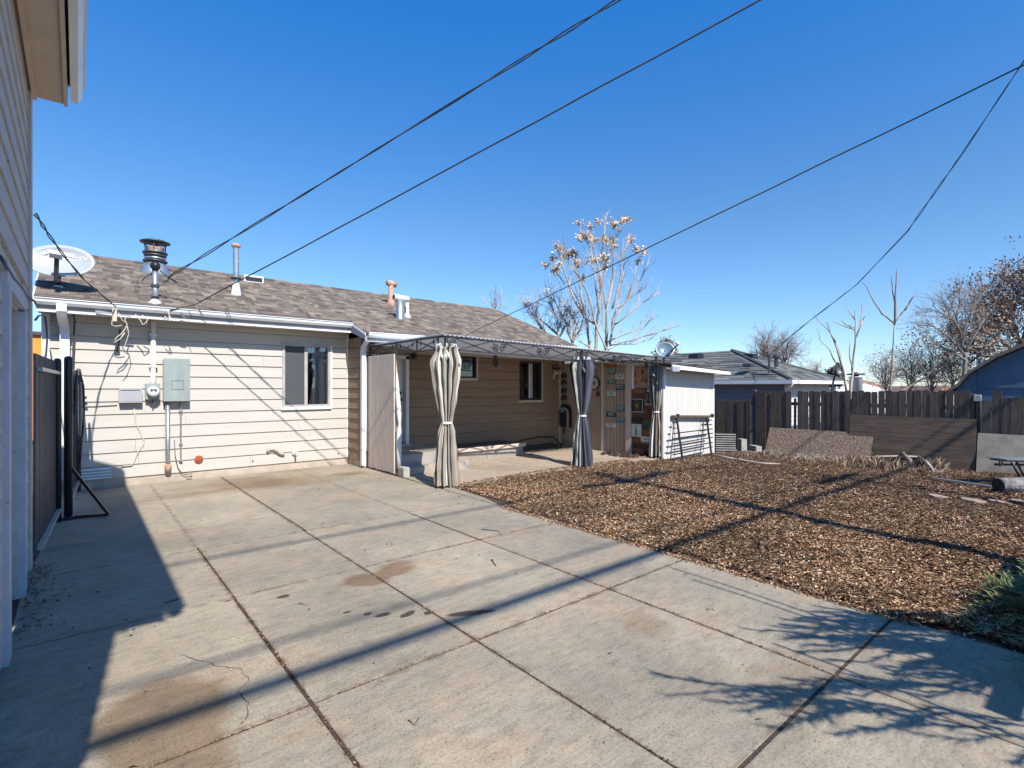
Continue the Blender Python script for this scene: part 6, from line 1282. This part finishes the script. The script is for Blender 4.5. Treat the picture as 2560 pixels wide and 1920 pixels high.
# a tall loose evergreen behind the photographer: the source of the branch shadows
tv = empty('evergreen_shrub', (3.9,-1.1,0), 'tall loose evergreen with long bare shoots standing behind the photographer', 'shrub'); m = MB(); ms = MB()
def shoot(p, d, L, r, leafy=True):
    p, d = Vector(p), Vector(d).normalized(); pts = [p]
    for i in range(7): d = (d + Vector([R.gauss(0,.03) for _ in range(3)])).normalized(); pts.append(pts[-1] + d*L/7)
    ms.tube(pts, [r*(1-.1*i) for i in range(8)], 5)
    if leafy:
        for i in range(1, 8):
            for _ in range(7):
                dd = (d*.9 + Vector([R.gauss(0,.6) for _ in range(3)])).normalized(); q_ = pts[i]; q2 = q_ + dd*R.uniform(.12,.26)
                frond(m, q_, q2, R, 7, .07)
def plume(p0, p1, n=70, ll=.12):   # drooping frond with long needles raked towards its tip
    pts = wiggle(p0, p1, R, .03, 8); ms.tube(pts, [.009*(1-.09*i) for i in range(9)], 5)
    for k in range(n):
        t = .28 + .72*k/n; j_ = min(int(t*8), 7); p = pts[j_].lerp(pts[j_+1], t*8-j_); d = (pts[j_+1]-pts[j_]).normalized(); sd = d.cross(Vector((R.gauss(0,1),R.gauss(0,1),R.gauss(0,1)))).normalized()
        v = (d*1.1 + sd*R.uniform(.35,.8)).normalized()*ll*R.uniform(.7,1.3)*(1.1-.5*t); w_ = sd.cross(d)*.006; m.add([p-w_, p+v*.6-w_*.7, p+v, p+w_], [(0,1,2,3)])
TIPS = ((2.08,-.42,1.95),(2.22,-.55,1.9),(2.42,-.62,1.9),(2.55,-.50,1.75),(2.62,-.75,1.85),(3.2,-.42,1.8),(3.32,-.55,1.9),(3.12,-.66,1.8),(3.45,-.35,1.75),(3.55,-.6,1.95),(3.6,-.25,1.7),(3.75,-.45,1.9),(3.9,-.3,1.75),(3.3,-.8,1.7),(3.65,-.75,1.7),(3.95,-.6,1.85),(2.9,-.85,1.8),(4.1,-.45,1.6),(2.75,-.95,1.6),(4.2,-.3,1.4),(3.9,-.75,1.5),(3.4,-.95,1.5))
for tx, ty, tz in TIPS:
    b0 = Vector((4.9 + R.uniform(-.5,.2) - (.9 if tx < 2.8 else 0), -1.05 + R.uniform(-.3,.1), tz - R.uniform(.35,.75))); plume(b0, Vector((tx,ty,tz)), 90, .15)
    for _ in range(4 if tx > 2.8 else 3):
        q0 = b0.lerp(Vector((tx,ty,tz)), R.uniform(.35,.75)); plume(q0, q0 + Vector((-R.uniform(.3,.6), R.uniform(.05,.45), R.uniform(-.05,.3))), 55, .12)
for k in range(9): ms.tube(wiggle((4.3+R.uniform(-.5,.6),-1.2+R.uniform(-.2,.2),0),(4.6+R.uniform(-.9,.4),-1.05+R.uniform(-.2,.2),1.5+R.uniform(-.3,.2)),R,.03,5),[.03,.026,.022,.018,.015,.012],6)
for x, y, dx, dy, L in ((3.85,-1.1,-.08,.02,3.6),(3.78,-1.1,-.09,.0,3.4),(4.1,-1.1,-.05,.02,3.0),(3.3,-1.1,-.12,.02,2.45)):
    d_ = Vector((dx,dy,1)).normalized(); ms.tube([Vector((x,y,0)) + d_*L*i/7 + Vector((.02*math.sin(i*1.3),.02*math.cos(i),0)) for i in range(8)], .010, 5)
m.build('needles', M['needle'], tv); ms.build('stems', M['bark2'], tv)
e = empty('shadow_screen', (5.6,-1.15,0), 'unseen wooden board screen added behind the photographer for its straight-edged shadow', 'screen')  # unseen screen added behind the camera to cast a straight shadow edge
for k in range(17): MB().box((3.55+k*.16,-1.2,0),(3.55+k*.16+.155,-1.17,1.90)).build('board', M['picket'], e)
MB().box((3.25,-1.24,1.55),(6.3,-1.21,1.66)).build('rail', M['picket'], e)
# ============================================================ leaf litter, dry grass, debris (numpy bulk meshes)
rg = np.random.default_rng(4)
hv = np.vectorize(lambda x, y: terr(x, y) + 0.012*hn(x*7, y*7))
def bulk(name, x, y, z, L, W, mt, curl=.3, flat=.35, label=None, cat=None, tilt=None):
    n = len(x); th = rg.uniform(0, 2*np.pi, n); t1 = rg.normal(0, flat, n); t2 = rg.normal(0, flat, n)
    u = np.stack([np.cos(th), np.sin(th), t1], 1); v = np.stack([-np.sin(th), np.cos(th), t2], 1); u /= np.linalg.norm(u, axis=1)[:,None]; v /= np.linalg.norm(v, axis=1)[:,None]; up = np.cross(u, v)
    c = np.stack([x, y, z], 1); L = L[:,None]; W = W[:,None]; cu = (rg.uniform(.2,1,n)*curl)[:,None]*L*.5
    P = [c - u*L*.5, c - u*L*.1 + v*W*.5 + up*cu, c + u*L*.5, c - u*L*.05 - v*W*.5 + up*cu]
    V = np.stack(P, 1).reshape(-1, 3); me = bpy.data.meshes.new(name); me.vertices.add(n*4); me.vertices.foreach_set('co', V.ravel())
    b4 = np.arange(n)*4; T = np.stack([b4, b4+1, b4+2, b4, b4+2, b4+3], 1).ravel(); me.loops.add(n*6); me.loops.foreach_set('vertex_index', T.astype(np.int32)); me.polygons.add(n*2); me.polygons.foreach_set('loop_start', np.arange(0, n*6, 3, dtype=np.int32)); me.polygons.foreach_set('loop_total', np.full(n*2, 3, dtype=np.int32))
    me.materials.append(mt); me.update(calc_edges=True); o = bpy.data.objects.new(name, me); C.objects.link(o); tag(o, label, cat, kind='stuff'); return o
def yard_pts(n, dens):
    X, Y_ = [], []
    while sum(map(len, X)) < n:
        x = rg.uniform(4.28, 14.4, n); y = rg.uniform(-1.2, 7.6, n); dep = x*_s + y*_c; lat = x*_c - y*_s
        ok = (dep > .8) & (np.abs(lat/np.maximum(dep,.1)) < 1.12) & ~((y > 6.95 - .0*x) & (x < 9.98)) & ~((x > 9.95) & (y > 6.60)) & ~((y > 5.3) & (x < 4.56)) & ~((y>6.7)&(x>9.0))
        ok &= rg.random(n) < dens(x, y)/np.maximum(dep/4.5, .8)**1.15
        X.append(x[ok]); Y_.append(y[ok])
    return np.concatenate(X)[:n], np.concatenate(Y_)[:n]
def edge_ok(x, y):   # ragged leaf edge along the concrete
    e_ = 4.37 + .05*np.sin(y*3.1) + .035*np.sin(y*9.7+1) + np.where(y > 5.2, (y-5.2)*.12, 0); return np.clip((x - e_)/.06, 0.02, 1)
patch = lambda x, y: .5+.5*np.sin(x*1.3+1.7*np.sin(y*.9))*np.cos(y*1.5+.8*np.sin(x*1.1))
big = lambda x, y: edge_ok(x, y)*np.clip(1.15 - (x-4.4)*.19 - .2*(y < 1.5), .10, 1)*np.clip(.05+1.6*patch(x,y), .13, 1)
x, y = yard_pts(125000, big); z = hv(x, y) + rg.uniform(.0, .028, len(x)); bulk('leaf_litter', x, y, z, rg.uniform(.014,.046,len(x)), rg.uniform(.007,.021,len(x)), M['leaf'], .5, .45, 'tan and orange fallen leaves carpeting the yard along the concrete edge', 'fallen leaves')
dul = lambda x, y: edge_ok(x, y)*np.clip(.35 + (x-4.4)*.12, .3, 1)*np.clip(.3+1.4*patch(x*1.3+2,y*1.2), .25, 1)
x, y = yard_pts(90000, dul); z = hv(x, y) + rg.uniform(-.004, .020, len(x)); bulk('leaf_litter', x, y, z, rg.uniform(.02,.055,len(x)), rg.uniform(.009,.024,len(x)), M['leafd'], .5, .45, 'dull red-brown fallen leaves and soil crumbs over the far part of the yard', 'fallen leaves')
x, y = yard_pts(42000, lambda x, y: edge_ok(x, y)*(.35+.65*(np.sin(x*1.7+y)*np.cos(y*2.1-x*.6) > -.1))); z = hv(x, y) + rg.uniform(.004, .035, len(x)); bulk('dry_grass', x, y, z, rg.uniform(.05,.14,len(x)), rg.uniform(.0025,.005,len(x)), M['straw'], .25, .35, 'pale dry grass straws scattered over the leafy yard', 'dry grass')
def blades(n, cx, cy, sx, sy, h, label):
    m = MB()
    for k in range(n):
        x, y = rg.normal(cx, sx), rg.normal(cy, sy); z = terr(x, y); a = rg.uniform(0, 6.28); H_ = h*rg.uniform(.4,1.1); l_ = rg.uniform(.1,.6)*H_; w_ = .003
        p = [Vector((x,y,z)), Vector((x+l_*.3*math.cos(a),y+l_*.3*math.sin(a),z+H_*.6)), Vector((x+l_*math.cos(a),y+l_*math.sin(a),z+H_))]; s_ = Vector((-math.sin(a),math.cos(a),0))*w_
        m.add([p[0]-s_, p[0]+s_, p[1]+s_, p[2], p[1]-s_], [(0,1,2,3,4)])
    tag(m.build('dry_grass', M['straw'], None), label, 'dry grass', kind='stuff')
c_ = onz(2180,1160,-.05); blades(300, c_.x, c_.y, .15, .25, .28, 'orange tuft of dry grass standing before the plywood sheet'); c_ = onz(1750,1150,.0); blades(160, c_.x, c_.y, .4, .06, .10, 'short dry grass along the foot of the white shed wall')
c_ = onz(2335,1178,-.15); blades(120, c_.x, c_.y, .08, .12, .3, 'small dry tuft beside the bent pale branch'); blades(400, 12.9, 4.2, .45, 1.6, .13, 'thin scattered dry grass along the back of the yard')
# loose leaves and twigs on the concrete
n = 420; x = rg.uniform(-.3, 4.4, n); y = rg.uniform(.8, 9.8, n); keep = rg.random(n) < np.clip(.25 + .8*(x > 4.0) + .5*(x < .3), 0, 1); x, y = x[keep], y[keep]
bulk('scattered_leaves', x, y, np.full(len(x), .006), rg.uniform(.012,.04,len(x)), rg.uniform(.006,.02,len(x)), M['leafd'], .6, .2, 'a few loose dead leaves scattered over the concrete', 'fallen leaves')
for jx, y0_, y1_, sg_ in ((.905,.9,5.9,.010),(1.925,.9,10,.009),(3.22,.9,5.8,.007)):
    n = 900; y = rg.uniform(y0_, y1_, n); x = jx + rg.normal(0, sg_, n); bulk('joint_debris', x, y, rg.uniform(-.002,.004,n), rg.uniform(.004,.02,n), rg.uniform(.003,.010,n), M['leafd'], .5, .4, 'crumbled leaf bits filling the driveway joint %s' % {.905: 'nearest the garage', 1.925: 'that runs through the middle of the concrete', 3.22: 'nearest the leafy yard'}[jx], 'debris')
for jy, xa, xb, lab_ in ((2.65,-.3,4.3,'crumbled leaf bits filling the near cross joint of the concrete'),(4.37,.95,4.3,'crumbled leaf bits filling the far cross joint of the concrete')):
    n = 800; x = rg.uniform(xa, xb, n); y = jy + rg.normal(0, .007, n); bulk('joint_debris', x, y, rg.uniform(-.002,.003,n), rg.uniform(.004,.018,n), rg.uniform(.003,.009,n), M['leafd'], .5, .4, lab_, 'debris')
n = 1400; x = rg.uniform(-.3, 4.3, n); y = rg.uniform(.8, 9, n); bulk('grit', x, y, np.full(n, .003), rg.uniform(.004,.013,n), rg.uniform(.003,.009,n), M['leafd'], .6, .2, 'fine dark grit scattered thinly all over the concrete', 'grit')
n = 2600; y = rg.uniform(.9, 5.4, n); x = 4.345 - np.abs(rg.normal(0, .035, n)); bulk('scattered_leaves', x, y, rg.uniform(.003,.012,n), rg.uniform(.012,.04,n), rg.uniform(.006,.018,n), M['leaf'], .6, .3, 'ragged fringe of leaves spilled onto the edge of the concrete', 'fallen leaves')
n = 260; a = rg.uniform(0, 6.28, n); y = rg.uniform(4.6, 6.3, n); x = -.31 + np.abs(rg.normal(0, .09, n)); bulk('scattered_leaves', x, y, np.full(n, .006), rg.uniform(.01,.035,n), rg.uniform(.006,.018,n), M['leafd'], .6, .3, 'small drift of dead leaves against the foot of the garage wall', 'fallen leaves')
n = 1500; t = rg.uniform(0, 1, n); y = 6.95 + rg.normal(0,.03,n) + .12*np.sin(t*3.1); x = 4.6 + t*5.2; bulk('scattered_leaves', x, y, rg.uniform(.022,.04,n), rg.uniform(.015,.045,n), rg.uniform(.008,.02,n), M['leaf'], .6, .4, 'fringe of leaves along the front edge of the patio slab', 'fallen leaves')
for k, (a, b2, c2_, lab) in enumerate((((1228,1398),(1236,1408),(1240,1414),'small dark curved twig on the slab in the middle of the concrete'),((1204,1323),(1246,1327),(1252,1334),'thin curled twig on the concrete near the leafy edge'),((747,1508),(760,1510),(769,1512),'short twig on the concrete left of the damp spots'),((1022,1800),(1037,1812),(1048,1795),'single curled orange leaf stem at the bottom centre of the concrete'))):
    stick(tuple((*q_, .008) for q_ in (a, b2, c2_)), .004, lab, 'bark2')
print('objects', len(bpy.data.objects))
